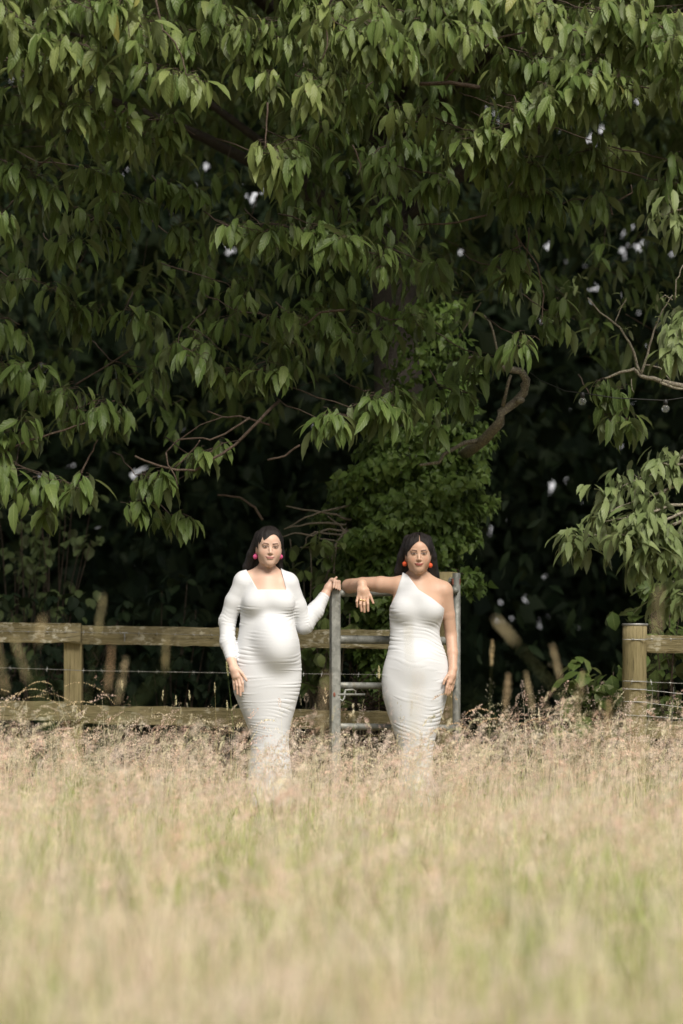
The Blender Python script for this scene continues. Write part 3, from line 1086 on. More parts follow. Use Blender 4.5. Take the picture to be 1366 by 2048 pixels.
GAPS = [(20, 160, 24), (40, 150, 16), (130, 258, 16), (520, 380, 15), (500, 400, 10), (1265, 215, 20), (1278, 195, 14), (1175, 272, 16), (1187, 290, 14), (1205, 258, 9), (1245, 465, 10), (1275, 498, 9),
        (1130, 520, 16), (1170, 530, 12), (920, 510, 12), (465, 500, 14), (450, 510, 10), (300, 150, 8), (350, 145, 8), (270, 185, 9), (190, 1103, 9), (258, 1130, 8), (1140, 980, 7), (1165, 1005, 7),
        (1125, 962, 6), (1105, 965, 6), (1290, 480, 8), (515, 5, 18), (980, 220, 7), (1005, 1245, 9), (990, 1280, 8), (60, 30, 8), (640, 395, 7), (990, 1075, 6), (1010, 1105, 6)]
_gr = np.random.default_rng(9)
GAPS += [(x, y, s_) for x, y, s_ in zip(_gr.uniform(0, 1366, 80), 60 + 900 * _gr.uniform(0, 1, 80), _gr.uniform(.3, 3.0, 80))]

def gap(p, size=0.0):
    """small breaks in the foliage through which the sky shows"""
    px, py = 683 + p[:, 0] * F / p[:, 1], YH - (p[:, 2] - HC) * F / p[:, 1]
    o = np.zeros(len(p), bool)
    grow = .30 * size * F / p[:, 1]
    for x, y, s_ in GAPS:
        o |= np.hypot(px - x, py - y) < s_ * (.17 if y < 650 else .10) + grow * .75
    return o

def lightwell(p, rad):
    """an added break in the crown, leaves left out so the sun reaches the ivy"""
    c = P(790, 1040, 14.3)
    d = np.array(sdir)
    v = p - c
    t = v @ d
    return (np.linalg.norm(v - t[:, None] * d, axis=1) < rad * (.35 + .19 * t)) & (t > .3)

def cherry():
    r = np.random.default_rng(21)
    base = P(760, 0, 14.85) * np.array((1, 1, 0))
    root = thing('cherry_tree', tuple(base), 'large spreading cherry tree with drooping leafy boughs and an ivy-clad trunk behind the gate', 'tree')
    B = lambda z, dx=0, dy=0: np.array((base[0] + dx, base[1] + dy, z))
    # trunk and main limbs
    m = MB()
    tp = [B(-.1), B(.25, .01), B(.9, .03), B(1.7, .06, -.02), B(2.6, .12, .25), B(3.6, .10, .9), B(4.6, .05, 1.6), B(6.2, -.05, 2.3)]
    m.tube(tp, [.27, .21, .175, .165, .155, .14, .12, .07], 14)
    m.build('trunk', M['bark'], root)
    limbs = []
    for z, x, y, zt, ra in ((3.5, -2.2, .6, 5.0, .04), (3.7, 2.3, .5, 5.2, .04), (4.4, -1.0, -2.6, 5.6, .042), (4.6, 1.2, -2.6, 5.7, .042), (4.5, -2.8, -2.0, 5.9, .06),
                            (4.4, 2.9, -2.2, 5.6, .06), (3.6, -3.2, 1.4, 5.0, .05), (3.8, 3.2, 1.6, 5.2, .05), (5.0, 0, -2.8, 6.3, .05)):
        a = B(z, .08, np.interp(z, (1.7, 2.6, 3.6, 4.6, 6.2), (-.02, .25, .9, 1.6, 2.3)))
        b = B(zt, x, y)
        pts = wander(a, b, 9, .05, r, .25)
        mb = MB()
        mb.tube(pts, np.linspace(ra, ra * .25, 9), 9)
        mb.build('limb', M['bark'], root)
        limbs.append(pts)
    LP = np.concatenate(limbs)
    # ---- boughs seen in front: each a twig with whorls along it   (px, py) of both ends, depth, whorls, leaf length
    front = [
        (-40, -10, 110, 95, 11.7, 10, .155), (60, -40, 215, 45, 11.7, 9, .155), (150, 20, 330, 95, 11.9, 9, .15), (250, -30, 260, 75, 11.6, 6, .16), (-30, 40, 60, 130, 11.8, 7, .155),
        (90, 110, 215, 175, 11.9, 7, .15), (20, 120, 130, 225, 12.0, 7, .15), (170, 90, 190, 120, 11.7, 5, .16), (300, 60, 400, 110, 12.1, 6, .145), (330, -20, 470, 60, 12.1, 8, .145),
        (300, 130, 400, 175, 12.1, 7, .15), (380, 150, 400, 172, 11.9, 3, .165), (440, 40, 560, 75, 12.2, 7, .14), (470, 60, 540, 175, 12.2, 5, .145), (535, 165, 560, 175, 12.1, 3, .15),
        (590, 150, 640, 190, 12.0, 5, .155), (620, 190, 625, 200, 11.9, 2, .165), (560, -20, 700, 45, 12.1, 8, .145), (640, 20, 760, 110, 11.9, 9, .15), (700, 40, 800, 95, 11.9, 6, .155),
        (130, 215, 230, 235, 12.1, 6, .15), (95, 200, 160, 240, 11.9, 6, .16), (200, 240, 250, 280, 12.3, 4, .15), (250, 250, 330, 300, 12.6, 5, .15), (300, 240, 390, 270, 12.5, 5, .15),
        (30, 330, 80, 365, 12.2, 4, .155), (-20, 315, 20, 335, 12.2, 3, .16), (95, 380, 130, 400, 12.3, 3, .16), (140, 330, 210, 350, 12.5, 5, .15), (0, 430, 15, 440, 12.1, 2, .15),
        (120, 500, 165, 505, 12.6, 3, .16), (510, 305, 560, 320, 12.0, 5, .165), (540, 300, 600, 335, 12.1, 4, .155), (580, 280, 640, 300, 12.5, 3, .15), (465, 455, 510, 465, 12.3, 3, .165),
        (520, 450, 620, 470, 12.4, 5, .16), (640, 480, 690, 495, 12.4, 4, .165), (670, 460, 720, 500, 12.5, 4, .16), (720, 500, 800, 540, 12.6, 4, .16),
        (820, -30, 900, 40, 12.0, 8, .15), (900, -30, 960, 60, 12.0, 7, .15), (850, 60, 940, 95, 11.9, 7, .15), (800, 20, 860, 70, 12.2, 5, .15), (730, 90, 830, 110, 11.9, 6, .155),
        (1010, -20, 1080, 60, 12.1, 7, .15), (1070, 10, 1140, 40, 12.2, 6, .15), (1120, 60, 1250, 100, 11.9, 9, .15), (1200, 20, 1330, 60, 11.8, 9, .15), (1260, 40, 1400, 90, 11.7, 9, .155),
        (1300, 80, 1400, 140, 11.8, 7, .155), (1160, 110, 1230, 150, 11.9, 6, .155), (1090, 115, 1180, 150, 12.0, 6, .15), (1070, 125, 1140, 185, 12.0, 6, .15), (1130, 145, 1240, 170, 11.8, 7, .16),
        (1040, 210, 1130, 215, 11.9, 7, .16), (985, 210, 1060, 245, 12.1, 6, .16), (1010, 250, 1080, 255, 12.0, 4, .165), (930, 260, 1010, 290, 12.2, 5, .16), (960, 320, 1010, 335, 12.3, 4, .165),
        (1190, 130, 1260, 130, 12.3, 5, .15), (1330, 180, 1390, 215, 12.0, 5, .155), (1310, 360, 1390, 380, 12.1, 5, .165), (1340, 320, 1390, 345, 12.0, 3, .15),
        (780, 240, 840, 260, 12.7, 4, .16), (740, 320, 800, 335, 12.7, 4, .165), (840, 345, 890, 355, 12.6, 4, .165), (870, 260, 930, 285, 12.7, 4, .16), (1020, 325, 1100, 340, 12.4, 5, .165),
        (1050, 385, 1110, 395, 12.4, 4, .165), (1000, 390, 1040, 400, 12.6, 3, .165), (1120, 320, 1200, 300, 12.6, 5, .15), (1180, 280, 1240, 320, 12.7, 4, .15), (1110, 420, 1180, 400, 12.9, 3, .15),
        (355, 690, 400, 715, 12.8, 5, .165), (375, 655, 440, 700, 12.9, 5, .16), (400, 730, 455, 750, 13.0, 4, .165), (470, 620, 540, 640, 12.9, 4, .165), (500, 740, 570, 760, 12.9, 5, .165),
        (540, 690, 620, 700, 13.1, 4, .16), (480, 470, 560, 500, 13.1, 4, .16), (250, 620, 310, 640, 13.1, 3, .17), (340, 470, 390, 490, 12.9, 3, .17), (600, 640, 660, 660, 13.2, 4, .16),
        (660, 660, 740, 680, 13.2, 4, .17), (640, 840, 700, 835, 12.7, 5, .17), (700, 815, 790, 820, 12.7, 5, .175), (740, 790, 830, 800, 13.1, 4, .17), (830, 820, 880, 850, 13.3, 3, .17),
        (1040, 675, 1080, 680, 12.5, 3, .15), (1010, 540, 1060, 550, 12.7, 3, .19), (860, 530, 930, 560, 13.1, 4, .16), (1090, 620, 1150, 640, 13.3, 4, .16), (780, 640, 850, 660, 13.4, 4, .15),
        (1180, 790, 1260, 800, 13.2, 4, .16), (1210, 830, 1250, 845, 13.1, 3, .17), (930, 700, 990, 760, 13.4, 4, .16), (900, 780, 960, 800, 13.4, 4, .165),
        (-20, 880, 60, 860, 12.9, 5, .16), (30, 930, 100, 960, 12.8, 5, .165), (100, 960, 160, 980, 12.7, 4, .175), (140, 830, 210, 800, 13.0, 5, .155), (180, 850, 240, 830, 13.1, 4, .155),
        (270, 950, 310, 970, 13.0, 4, .165), (390, 920, 480, 880, 12.9, 4, .14), (340, 1030, 390, 1040, 13.2, 3, .15), (40, 1000, 60, 1020, 12.9, 2, .17), (280, 1000, 310, 1010, 13.0, 2, .15),
        (-20, 640, 40, 650, 12.7, 4, .16), (30, 560, 110, 580, 12.9, 4, .16), (-10, 720, 60, 760, 12.8, 5, .15), (130, 610, 200, 640, 13.1, 4, .16), (60, 800, 130, 780, 13.0, 4, .15),
        (220, 720, 290, 760, 13.3, 3, .15), (430, 560, 480, 590, 13.3, 3, .16), (180, 440, 240, 470, 12.9, 4, .165), (330, 380, 390, 400, 12.9, 3, .165), (230, 390, 300, 410, 12.9, 4, .16),
    ]
    fol = Foliage(FINE, r)
    tw = MB()
    for x0, y0, x1, y1, Y, n, size in front:
        a, b = P(x0, y0, Y + .12), P(x1, y1, Y)
        k = max(2, n)
        pts = wander(a, b, k + 2, .012, r, .02)
        tips = pts[1:-1] + r.normal(0, 1, (k, 3)) * np.array((.06, .07, .028))
        fol.clusters(tips, size * .93, 10, np.tile(unit(np.array((.12 * np.sign(x1 - x0), -1, 0))), (k, 1)), (28, 88), (.25, 1.0) if y0 < 320 else (.05, .75))  # upper boughs get paler tones, their sunlight put into the leaf colour
        tw.sticks(pts[1:-1], tips, .0022, .0015)
        # the twig goes back up and in to a limb
        j = LP[np.argmin(np.linalg.norm((LP - a) * np.array((1, .7, 1.4)) - np.array((0, 0, .9)), axis=1))]
        mid = (a * .55 + j * .45) + np.array((0, .05, .22))
        mid = a + np.array((r.normal(0, .12) - .12 * np.sign(x1 - x0), .42, .16))
        bk = np.vstack([wander(mid, a, 5, .02, r), pts[1:]])
        tw.tube(bk, np.linspace(.0042, .0016, len(bk)), 5)
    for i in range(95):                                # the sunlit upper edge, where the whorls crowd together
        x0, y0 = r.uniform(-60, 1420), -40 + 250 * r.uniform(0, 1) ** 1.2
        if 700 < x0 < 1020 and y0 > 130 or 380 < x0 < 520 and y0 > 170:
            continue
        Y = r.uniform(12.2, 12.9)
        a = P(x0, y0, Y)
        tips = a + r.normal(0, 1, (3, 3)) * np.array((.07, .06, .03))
        fol.clusters(tips, r.uniform(.11, .145), 10, np.tile(np.array((0, -1., 0)), (3, 1)), (38, 88), (.25, 1.0))  # pale tones again, sunlight put into the leaf colour
        tw.sticks(tips, np.tile(a + np.array((r.normal(0, .1), .3, .12)), (3, 1)), .0014, .0028)
    # ---- the boughs behind and above, out to well beyond the frame
    def low(px):
        return np.interp(px, (-400, 0, 120, 260, 420, 600, 690, 760, 900, 960, 1150, 1230, 1366, 1800), (1000, 1010, 1010, 985, 930, 930, 900, 890, 830, 760, 760, 830, 900, 950))
    back = Foliage(SIMPLE + FINE[:2], r)
    N = 900
    Y = 14.3 + 4.2 * r.uniform(0, 1, N)
    px = r.uniform(-500, 1866, N)
    py = -250 + r.uniform(0, 1, N) * (low(px) + 150)
    tip = np.stack([(px - 683) * Y / F, Y, HC + (YH - py) * Y / F], 1)
    keep = (tip[:, 2] < 5.2) & ~lightwell(tip, .8)
    tip = tip[keep]
    back.clusters(tip, .165, 8, np.tile(np.array((0, -1., 0)), (len(tip), 1)), (5, 88), (0, .6), .05)  # low tones: shade of the inner crown put into the leaf colour
    a2 = tip + np.stack([r.normal(0, .25, len(tip)), r.uniform(.1, .5, len(tip)), r.uniform(.05, .45, len(tip))], 1)
    tw.sticks(tip[::2], a2[::2], .0016, .003)
    N = 110
    Y = r.uniform(13.5, 14.0, N)
    px, py = r.uniform(560, 880, N), r.uniform(60, 640, N)
    tip = np.stack([(px - 683) * Y / F, Y, HC + (YH - py) * Y / F], 1)
    tip = tip[~lightwell(tip, .6)]
    back.clusters(tip, .16, 9, np.tile(np.array((0, -1., 0)), (len(tip), 1)), (15, 88), (0, .4), .05)  # lowest tones, crown shade put into the leaf colour
    # roof of the crown above the frame (it shades everything below)
    N = 6400
    q = np.stack([r.uniform(-5.0, 5.4, N), r.uniform(11.5, 20, N), r.uniform(4.7, 8.2, N)], 1)
    q = q[~lightwell(q, 1.1) & (q[:, 2] > 4.7) & (q[:, 1] > 11.5 + .3 * np.maximum(0, q[:, 2] - 5.2))]
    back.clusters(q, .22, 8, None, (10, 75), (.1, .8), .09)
    m = MB()
    fol.fill(m, True)
    back.fill(m, True)
    m.build('crown', M['cherry_leaf'], root)
    fol.stalks(tw, .0016)
    # named bare twigs that show in the photo
    for path, Y, r0, r1 in (
        ([(308, -20), (325, 60), (350, 85), (366, 120), (372, 150)], 11.8, .006, .003), ([(655, -20), (652, 40), (655, 90), (640, 125)], 11.9, .006, .003),
        ([(535, 205), (533, 260), (529, 300)], 12.0, .005, .003), ([(1030, 470), (1045, 490), (1075, 530), (1088, 590), (1082, 650)], 12.7, .006, .003),
        ([(1058, 455), (1052, 520), (1060, 545)], 12.7, .004, .002), ([(1045, 490), (1000, 510), (965, 545)], 12.7, .005, .002),
        ([(835, 450), (890, 448), (975, 430)], 12.9, .004, .006), ([(610, 650), (640, 625), (690, 620)], 12.9, .005, .007), ([(705, 290), (722, 330), (715, 350)], 12.7, .005, .004),
        ([(835, 168), (900, 165), (960, 175)], 12.4, .010, .012), ([(890, 160), (915, 130), (910, 120)], 12.2, .006, .008), ([(970, 95), (1000, 75), (1050, 65)], 12.1, .007, .005),
        ([(1225, 430), (1220, 410), (1265, 385), (1262, 370)], 12.9, .005, .004), ([(0, 905), (60, 880), (130, 860), (185, 840)], 13.0, .008, .004), ([(160, 950), (180, 910), (195, 880)], 13.0, .006, .004),
        ([(150, 770), (200, 740), (260, 700)], 13.3, .006, .004), ([(60, 340), (100, 315), (125, 345)], 12.3, .005, .003),
        ([(435, 990), (480, 995), (510, 1015), (525, 1040)], 13.7, .006, .008), ([(270, 912), (300, 925), (340, 937), (390, 941), (430, 915), (470, 890), (520, 840), (560, 800)], 12.9, .006, .009),
        ([(332, 905), (336, 930), (350, 952), (356, 974)], 12.85, .005, .003), ([(355, 880), (400, 876), (420, 880), (450, 868), (500, 835)], 12.9, .005, .006), ([(415, 822), (445, 834), (480, 832), (540, 850)], 13.0, .004, .006),
        ([(332, 905), (350, 885), (400, 850), (445, 834)], 12.95, .004, .003), ([(535, 920), (570, 912), (600, 890)], 13.1, .006, .006), ([(350, 935), (390, 895), (400, 880)], 12.9, .004, .003),
    ):
        pts = np.array([P(x, y, Y + .03 * math.sin(3 * i)) for i, (x, y) in enumerate(path)])
        fine = np.vstack([wander(pts[i], pts[i + 1], 4, .006, r)[:-1] for i in range(len(pts) - 1)] + [pts[-1:]])
        tw.tube(fine, np.linspace(r0, r1, len(fine)), 6)
    tw.build('branch', M['twig'], root)
    # the crooked lichen-covered limb beside the ivy
    lb = MB()
    Y = 13.6
    main = np.array([P(860, 960, 14.8), P(950, 893, 14.1), P(968, 880, 13.8), P(1000, 845, Y), P(1002, 825, Y), P(1030, 805, Y), P(1048, 785, Y - .03), P(1053, 760, Y - .05), P(1042, 742, Y - .08), P(1012, 738, Y - .1), P(985, 722, Y - .1), P(950, 714, Y - .1), P(922, 718, Y - .1)])
    lb.tube(main, [.04, .034, .031, .028, .0265, .0255, .0245, .023, .021, .017, .013, .010, .006], 10)
    lb.tube(np.array([P(1006, 812, Y - .02), P(1012, 785, Y - .05), P(1018, 760, Y - .08), P(1022, 750, Y - .08)]), [.012, .009, .009, .008], 7)
    lb.tube(np.array([P(998, 728, Y - .1), P(994, 700, Y - .1), P(986, 662, Y - .12), P(980, 645, Y - .1), P(968, 630, Y - .1)]), [.010, .007, .006, .005, .003], 7)
    lb.tube(np.array([P(968, 880, 13.9), P(928, 886, 13.8), P(888, 908, 13.7), P(878, 925, 13.7), P(840, 930, 13.65)]), [.016, .013, .010, .010, .007], 7)
    for x, y in ((1040, 800), (1050, 770), (1028, 740), (1000, 733)):
        lb.ball(P(x, y, Y - .03), (.027, .024, .020), 10, 8)
    lb.build('broken_limb', M['lichen_bark'], root)

def ivy():
    r = np.random.default_rng(5)
    Y = 14.55
    root = thing('ivy', tuple(P(790, 0, 14.6) * np.array((1, 1, 0))), 'bright green ivy bush climbing the trunk behind the woman with bare arms', 'ivy')
    n = 8400
    py = np.concatenate([845 + 560 * r.beta(1.3, 1.5, 7600), r.uniform(600, 880, 800)])
    half = np.interp(py, (560, 700, 800, 900, 960, 1050, 1150, 1250, 1330, 1420), (80, 85, 90, 120, 150, 140, 115, 75, 55, 50))
    mid = np.interp(py, (560, 700, 840, 950, 1050, 1150, 1250, 1420), (830, 850, 872, 830, 805, 800, 775, 770))
    th = r.uniform(-1.75, 1.75, n)
    rad = np.sqrt(r.uniform(.45, 1.08, n)) * (1 + .16 * np.sin(py / 26. + 4 * th) + .10 * np.sin(py / 11. + 3 * th))
    x = mid + half * rad * np.sin(th)
    dep = Y - .42 * rad * np.cos(th) * half / 130
    x[:110] = r.normal(945, 14, 110)
    py[:110] = r.normal(1163, 13, 110)
    dep[:110] = r.normal(14.1, .05, 110)
    p = np.stack([(x - 683) * dep / F, dep, HC + (YH - py) * dep / F], 1)
    out = unit(np.stack([np.sin(th), -np.cos(th), .35 + 0 * th], 1))
    d = unit(out * .45 + np.array((0, 0, -1)) * r.uniform(.3, 1.2, (n, 1)) + r.normal(0, .45, (n, 3)))
    nm = unit(out + r.normal(0, .38, (n, 3)))
    m = MB()
    s_ = r.uniform(.038, .075, n)
    w_ = r.integers(0, 4, n)
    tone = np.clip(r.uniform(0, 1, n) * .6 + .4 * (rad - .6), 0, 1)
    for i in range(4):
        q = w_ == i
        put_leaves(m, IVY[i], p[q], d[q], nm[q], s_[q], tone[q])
    m.build('foliage', M['ivy_leaf'], root)
    st = MB()
    for i in range(46):
        x0 = r.uniform(735, 810)
        pts = wander(P(x0, 1450, 14.5), P(x0 + r.normal(20, 50), r.uniform(1000, 1300), 14.5), 9, .03, r)
        st.tube(pts, np.linspace(.009, .003, 9), 5)
    st.tube([P(880, 1130, 14.4), P(915, 1140, 14.2), P(950, 1165, 14.1), P(962, 1185, 14.1)], [.006, .004, .003, .002], 5)
    for i in range(90):
        x0 = r.uniform(690, 800)
        a = P(x0, r.uniform(1395, 1470), 14.35)
        st.tube(wander(a, a + np.array((r.normal(.05, .16), r.normal(-.05, .12), r.uniform(-.05, .22))), 5, .02, r), np.linspace(.004, .002, 5), 4)
    st.build('stem', M['twig'], root)

def side_tree():
    """pale-leaved branches reaching in at the right edge"""
    r = np.random.default_rng(33)
    base = np.array((2.55, 12.9, 0.))
    root = thing('cherry_tree', tuple(base), 'small pale-leaved tree reaching in over the round fence post', 'tree')
    m = MB()
    m.tube([base + np.array(q) for q in ((0, 0, -.1), (.02, 0, .6), (-.03, -.02, 1.4), (.03, -.05, 2.2), (0, -.1, 3.2), (-.1, -.1, 4.4))], [.085, .07, .062, .055, .045, .02], 10)
    m.build('trunk', M['bark'], root)
    tw, fol = MB(), Foliage(FINE, r)
    boughs = [((1480, 880), [(1366, 915), (1300, 950), (1215, 985)], 12.3), ((1480, 960), [(1380, 960), (1320, 985), (1250, 1010), (1205, 1030)], 12.2), ((1480, 1000), [(1390, 1020), (1330, 1040), (1265, 1060), (1230, 1075)], 12.1),
              ((1480, 1060), [(1390, 1085), (1330, 1110), (1290, 1120)], 12.2), ((1480, 1100), [(1400, 1140), (1345, 1180), (1330, 1200)], 12.4), ((1480, 930), [(1400, 925), (1345, 930), (1315, 925)], 12.2),
              ((1480, 560), [(1400, 600), (1360, 640), (1345, 660)], 12.1), ((1480, 610), [(1400, 650), (1370, 690), (1350, 705)], 12.0), ((1480, 380), [(1400, 400), (1360, 420), (1330, 430)], 12.1),
              ((1480, 1010), [(1340, 1010), (1290, 1030), (1255, 1035)], 12.1), ((1480, 1030), [(1400, 1045), (1340, 1075), (1300, 1095)], 12.05), ((1480, 1000), [(1280, 1075), (1180, 1070), (1155, 1085)], 12.6), ((1490, 1030), [(1420, 1120), (1390, 1170), (1375, 1190)], 12.3)]
    for a, path, Y in boughs:
        pts = np.array([base + np.array((0, -.02, HC + (YH - a[1]) * 12.9 / F + .25))] + [P(*a, Y + .2)] + [P(x, y, Y - .03 * i) for i, (x, y) in enumerate(path)])
        fine = np.vstack([wander(pts[i], pts[i + 1], 5, .008, r)[:-1] for i in range(len(pts) - 1)] + [pts[-1:]])
        tw.tube(fine, np.linspace(.014, .0025, len(fine)), 6)
        t = fine[10:]
        tips = t[r.integers(0, len(t), 11)] + r.normal(0, 1, (11, 3)) * np.array((.05, .06, .04))
        tips = np.vstack([tips, fine[-1:]])
        tw.sticks(tips, t[[np.argmin(np.linalg.norm(t - q, axis=1)) for q in tips]], .0016, .0025)
        fol.clusters(tips, .125, 6, np.tile(np.array((-.4, -.9, 0)), (len(tips), 1)), (15, 75), (.2, 1))
    # bare lichen twigs
    for path, Y, r0, r1 in (([(1480, 780), (1366, 772), (1320, 762), (1282, 752), (1268, 738), (1240, 745), (1210, 757)], 12.6, .016, .006), ([(1282, 750), (1295, 710), (1308, 660), (1325, 620), (1345, 590)], 12.6, .008, .003),
                            ([(1280, 745), (1268, 705), (1240, 655), (1200, 625), (1175, 595)], 12.6, .008, .003), ([(1230, 648), (1240, 620), (1252, 600)], 12.6, .004, .003), ([(1320, 765), (1345, 775), (1370, 778)], 12.5, .008, .006),
                            ([(1290, 730), (1320, 735), (1340, 760)], 12.6, .005, .003), ([(1345, 600), (1330, 590), (1318, 600)], 12.6, .004, .003), ([(1350, 600), (1352, 560), (1366, 530)], 12.6, .004, .003), ([(1263, 758), (1264, 775), (1268, 785)], 12.6, .003, .002)):
        pts = np.array([P(x, y, Y) for x, y in path])
        fine = np.vstack([wander(pts[i], pts[i + 1], 4, .007, r)[:-1] for i in range(len(pts) - 1)] + [pts[-1:]])
        tw.tube(fine, np.linspace(r0, r1, len(fine)), 6)
    for x, y in ((1250, 655), (1140, 575), (1160, 570), (1255, 600), (1330, 640), (1315, 600), (1345, 580), (1150, 560)):
        fol.clusters(P(x, y, 12.6)[None], .055, 5, None, (-30, 60), (.7, 1), .02)
    tw.build('branch', M['lichen_bark'], root)
    m = MB()
    fol.fill(m)
    fol2 = Foliage(SIMPLE, r)
    q = np.stack([r.uniform(2.1, 3.8, 240), r.uniform(12.4, 14.5, 240), r.uniform(1.2, 5.5, 240)], 1)
    fol2.clusters(q, .13, 7, None, (10, 75), (.1, .9), .05)
    fol2.fill(m)
    m.build('crown', M['pale_leaf'], root)

def shrubs():
    r = np.random.default_rng(44)
    # hazel-like shrub behind the two women
    root = thing('shrub', tuple(P(630, 0, 14.6) * np.array((1, 1, 0))), 'loose broad-leaved shrub with bare grey twigs between the two women', 'shrub')
    tw, fol = MB(), Foliage(ROUND, r)
    for i in range(17):
        a = P(r.uniform(610, 690), 1480, 14.7)
        b = P(r.uniform(575, 700), r.uniform(1070, 1260), r.uniform(14.2, 14.8))
        pts = wander(a, b, 8, .04, r)
        tw.tube(pts, np.linspace(.010, .003, 8), 5)
        tips = pts[[3, 4, 5, 6, 7, 7]] + r.normal(0, .05, (6, 3))
        fol.clusters(tips, .105, 3, np.tile(np.array((0, -1., 0)), (6, 1)), (20, 75), (.2, .9), .02)
    # bare grey twigs above her hand
    for path in ([(568, 1058), (600, 1052), (640, 1046), (690, 1050)], [(560, 1075), (590, 1066), (625, 1072), (660, 1058), (700, 1062)], [(575, 1055), (610, 1035), (650, 1022), (700, 1010)],
                 [(610, 1095), (612, 1078), (630, 1064), (680, 1070), (720, 1060)], [(632, 1073), (660, 1080), (690, 1084)], [(572, 1012), (610, 1020), (660, 1028), (700, 1040)], [(655, 1032), (680, 1050), (700, 1075)],
                 [(625, 1178), (650, 1160), (662, 1130), (668, 1095), (690, 1060)], [(600, 1095), (640, 1090), (690, 1098)]):
        pts = np.array([P(x, y, 14.3) for x, y in path])
        fine = np.vstack([wander(pts[i], pts[i + 1], 4, .01, r)[:-1] for i in range(len(pts) - 1)] + [pts[-1:], pts[-1:] + np.array((.05, .35, .08))])
        tw.tube(fine, np.linspace(.0035, .008, len(fine)), 5)
    tw.build('stem', M['grey_twig'], root)
    m = MB()
    fol.fill(m)
    m.build('foliage', M['cherry_leaf'], root)
    # other low bushes
    def bush(x, Y, w_, h_, n, size, label, mat='wood_leaf', z0=.3, tone=(.1, .9), c=4):
        root = thing('shrub', (x, Y, 0), label, 'shrub')
        st, fo = MB(), Foliage(ROUND, r)
        for i in range(n):
            t = np.array((x + r.normal(0, w_), Y + r.normal(0, .18), r.uniform(z0, h_)))
            pts = wander(np.array((x + r.normal(0, .08), Y, 0)), t, 7, .03, r)
            st.tube(pts, np.linspace(.008, .002, 7), 4)
            tips = np.vstack([pts[[4, 5, 6]] + r.normal(0, .05, (3, 3)), pts[-1:]])
            fo.clusters(tips, size, c, np.tile(np.array((0, -1., 0)), (4, 1)), (10, 70), tone, .02)
        st.build('stem', M['twig'], root)
        mm = MB()
        fo.fill(mm)
        mm.build('foliage', M[mat], root)
    p = P(1180, 1350, 13.7)
    bush(p[0] - .02, 13.75, .10, .95, 7, .12, 'low broad-leaved sprig left of the round fence post', 'cherry_leaf', .7)
    bush(P(1345, 0, 13.9)[0], 13.95, .13, 1.45, 16, .10, 'leafy bush behind the wired right-hand fence', 'cherry_leaf', .3)
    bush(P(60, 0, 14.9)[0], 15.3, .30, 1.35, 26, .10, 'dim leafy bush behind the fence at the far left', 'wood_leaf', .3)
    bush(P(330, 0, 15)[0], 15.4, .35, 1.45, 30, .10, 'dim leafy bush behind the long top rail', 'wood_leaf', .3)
    bush(P(30, 0, 15.2)[0], 15.9, .25, 2.2, 20, .085, 'greyish bush under the lowest boughs at the far left', 'pale_leaf', 1.5, (.0, .5))

def woodland():
    """the wood behind reads as one dark mass"""
    r = np.random.default_rng(77)
    m = MB()
    n = 100000
    Y = 18.6 + 11 * r.uniform(0, 1, n) ** .6
    x = r.uniform(-9.5, 9.5, n)
    z = r.uniform(0, 1, n) ** 1.1 * 9.5
    cl = np.sin(x * 1.7 + Y) + np.sin(z * 1.9 + x * .6) + np.sin(Y * 1.3 - z)
    keep = r.uniform(-2.2, 1.2, n) < cl
    p = np.stack([x, Y, z], 1)[keep]
    n = len(p)
    d = unit(r.normal(0, 1, (n, 3)) + np.array((0, -.2, -.8)))
    nm = unit(r.normal(0, 1, (n, 3)) + np.array((0, -.5, .6)))
    s_ = r.uniform(.14, .30, n)
    w_ = r.integers(0, 3, n)
    t = r.uniform(0, 1, n)
    big = leaf_template(3, .36, .5, .2, 0, 0, 'oval', 1)
    put_leaves(m, big, p, d, nm, s_, t, True)
    # the far side of the wood
    k = 26000
    p = np.stack([r.uniform(-11, 11, k), r.uniform(30, 33, k), r.uniform(-.2, 1, k) * 9.5], 1)
    put_leaves(m, big, p, unit(r.normal(0, 1, (k, 3)) + np.array((0, 0, -.8))), unit(r.normal(0, .6, (k, 3)) + np.array((0, -1, .3))), r.uniform(.3, .55, k), r.uniform(0, 1, k), True)
    # nearer hanging leaves in the gloom
    n = 3500
    p = np.stack([r.uniform(-6, 6, n), r.uniform(16, 18.2, n), r.uniform(.1, 7, n)], 1)
    d = unit(r.normal(0, .6, (n, 3)) + np.array((0, -.3, -.8)))
    nm = unit(r.normal(0, .6, (n, 3)) + np.array((0, -.8, .5)))
    put_leaves(m, SIMPLE[1], p, d, nm, r.uniform(.10, .18, n), r.uniform(0, 1, n), True)
    for i in range(18):
        a = np.array((r.uniform(-7, 7), r.uniform(21, 28), -.1))
        pts = wander(a, a + np.array((r.normal(0, .5), 0, 8.)), 8, .08, r)
        m.tube(pts, np.linspace(.16, .08, 8), 7)
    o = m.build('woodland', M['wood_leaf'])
    tag(o, kind='stuff')
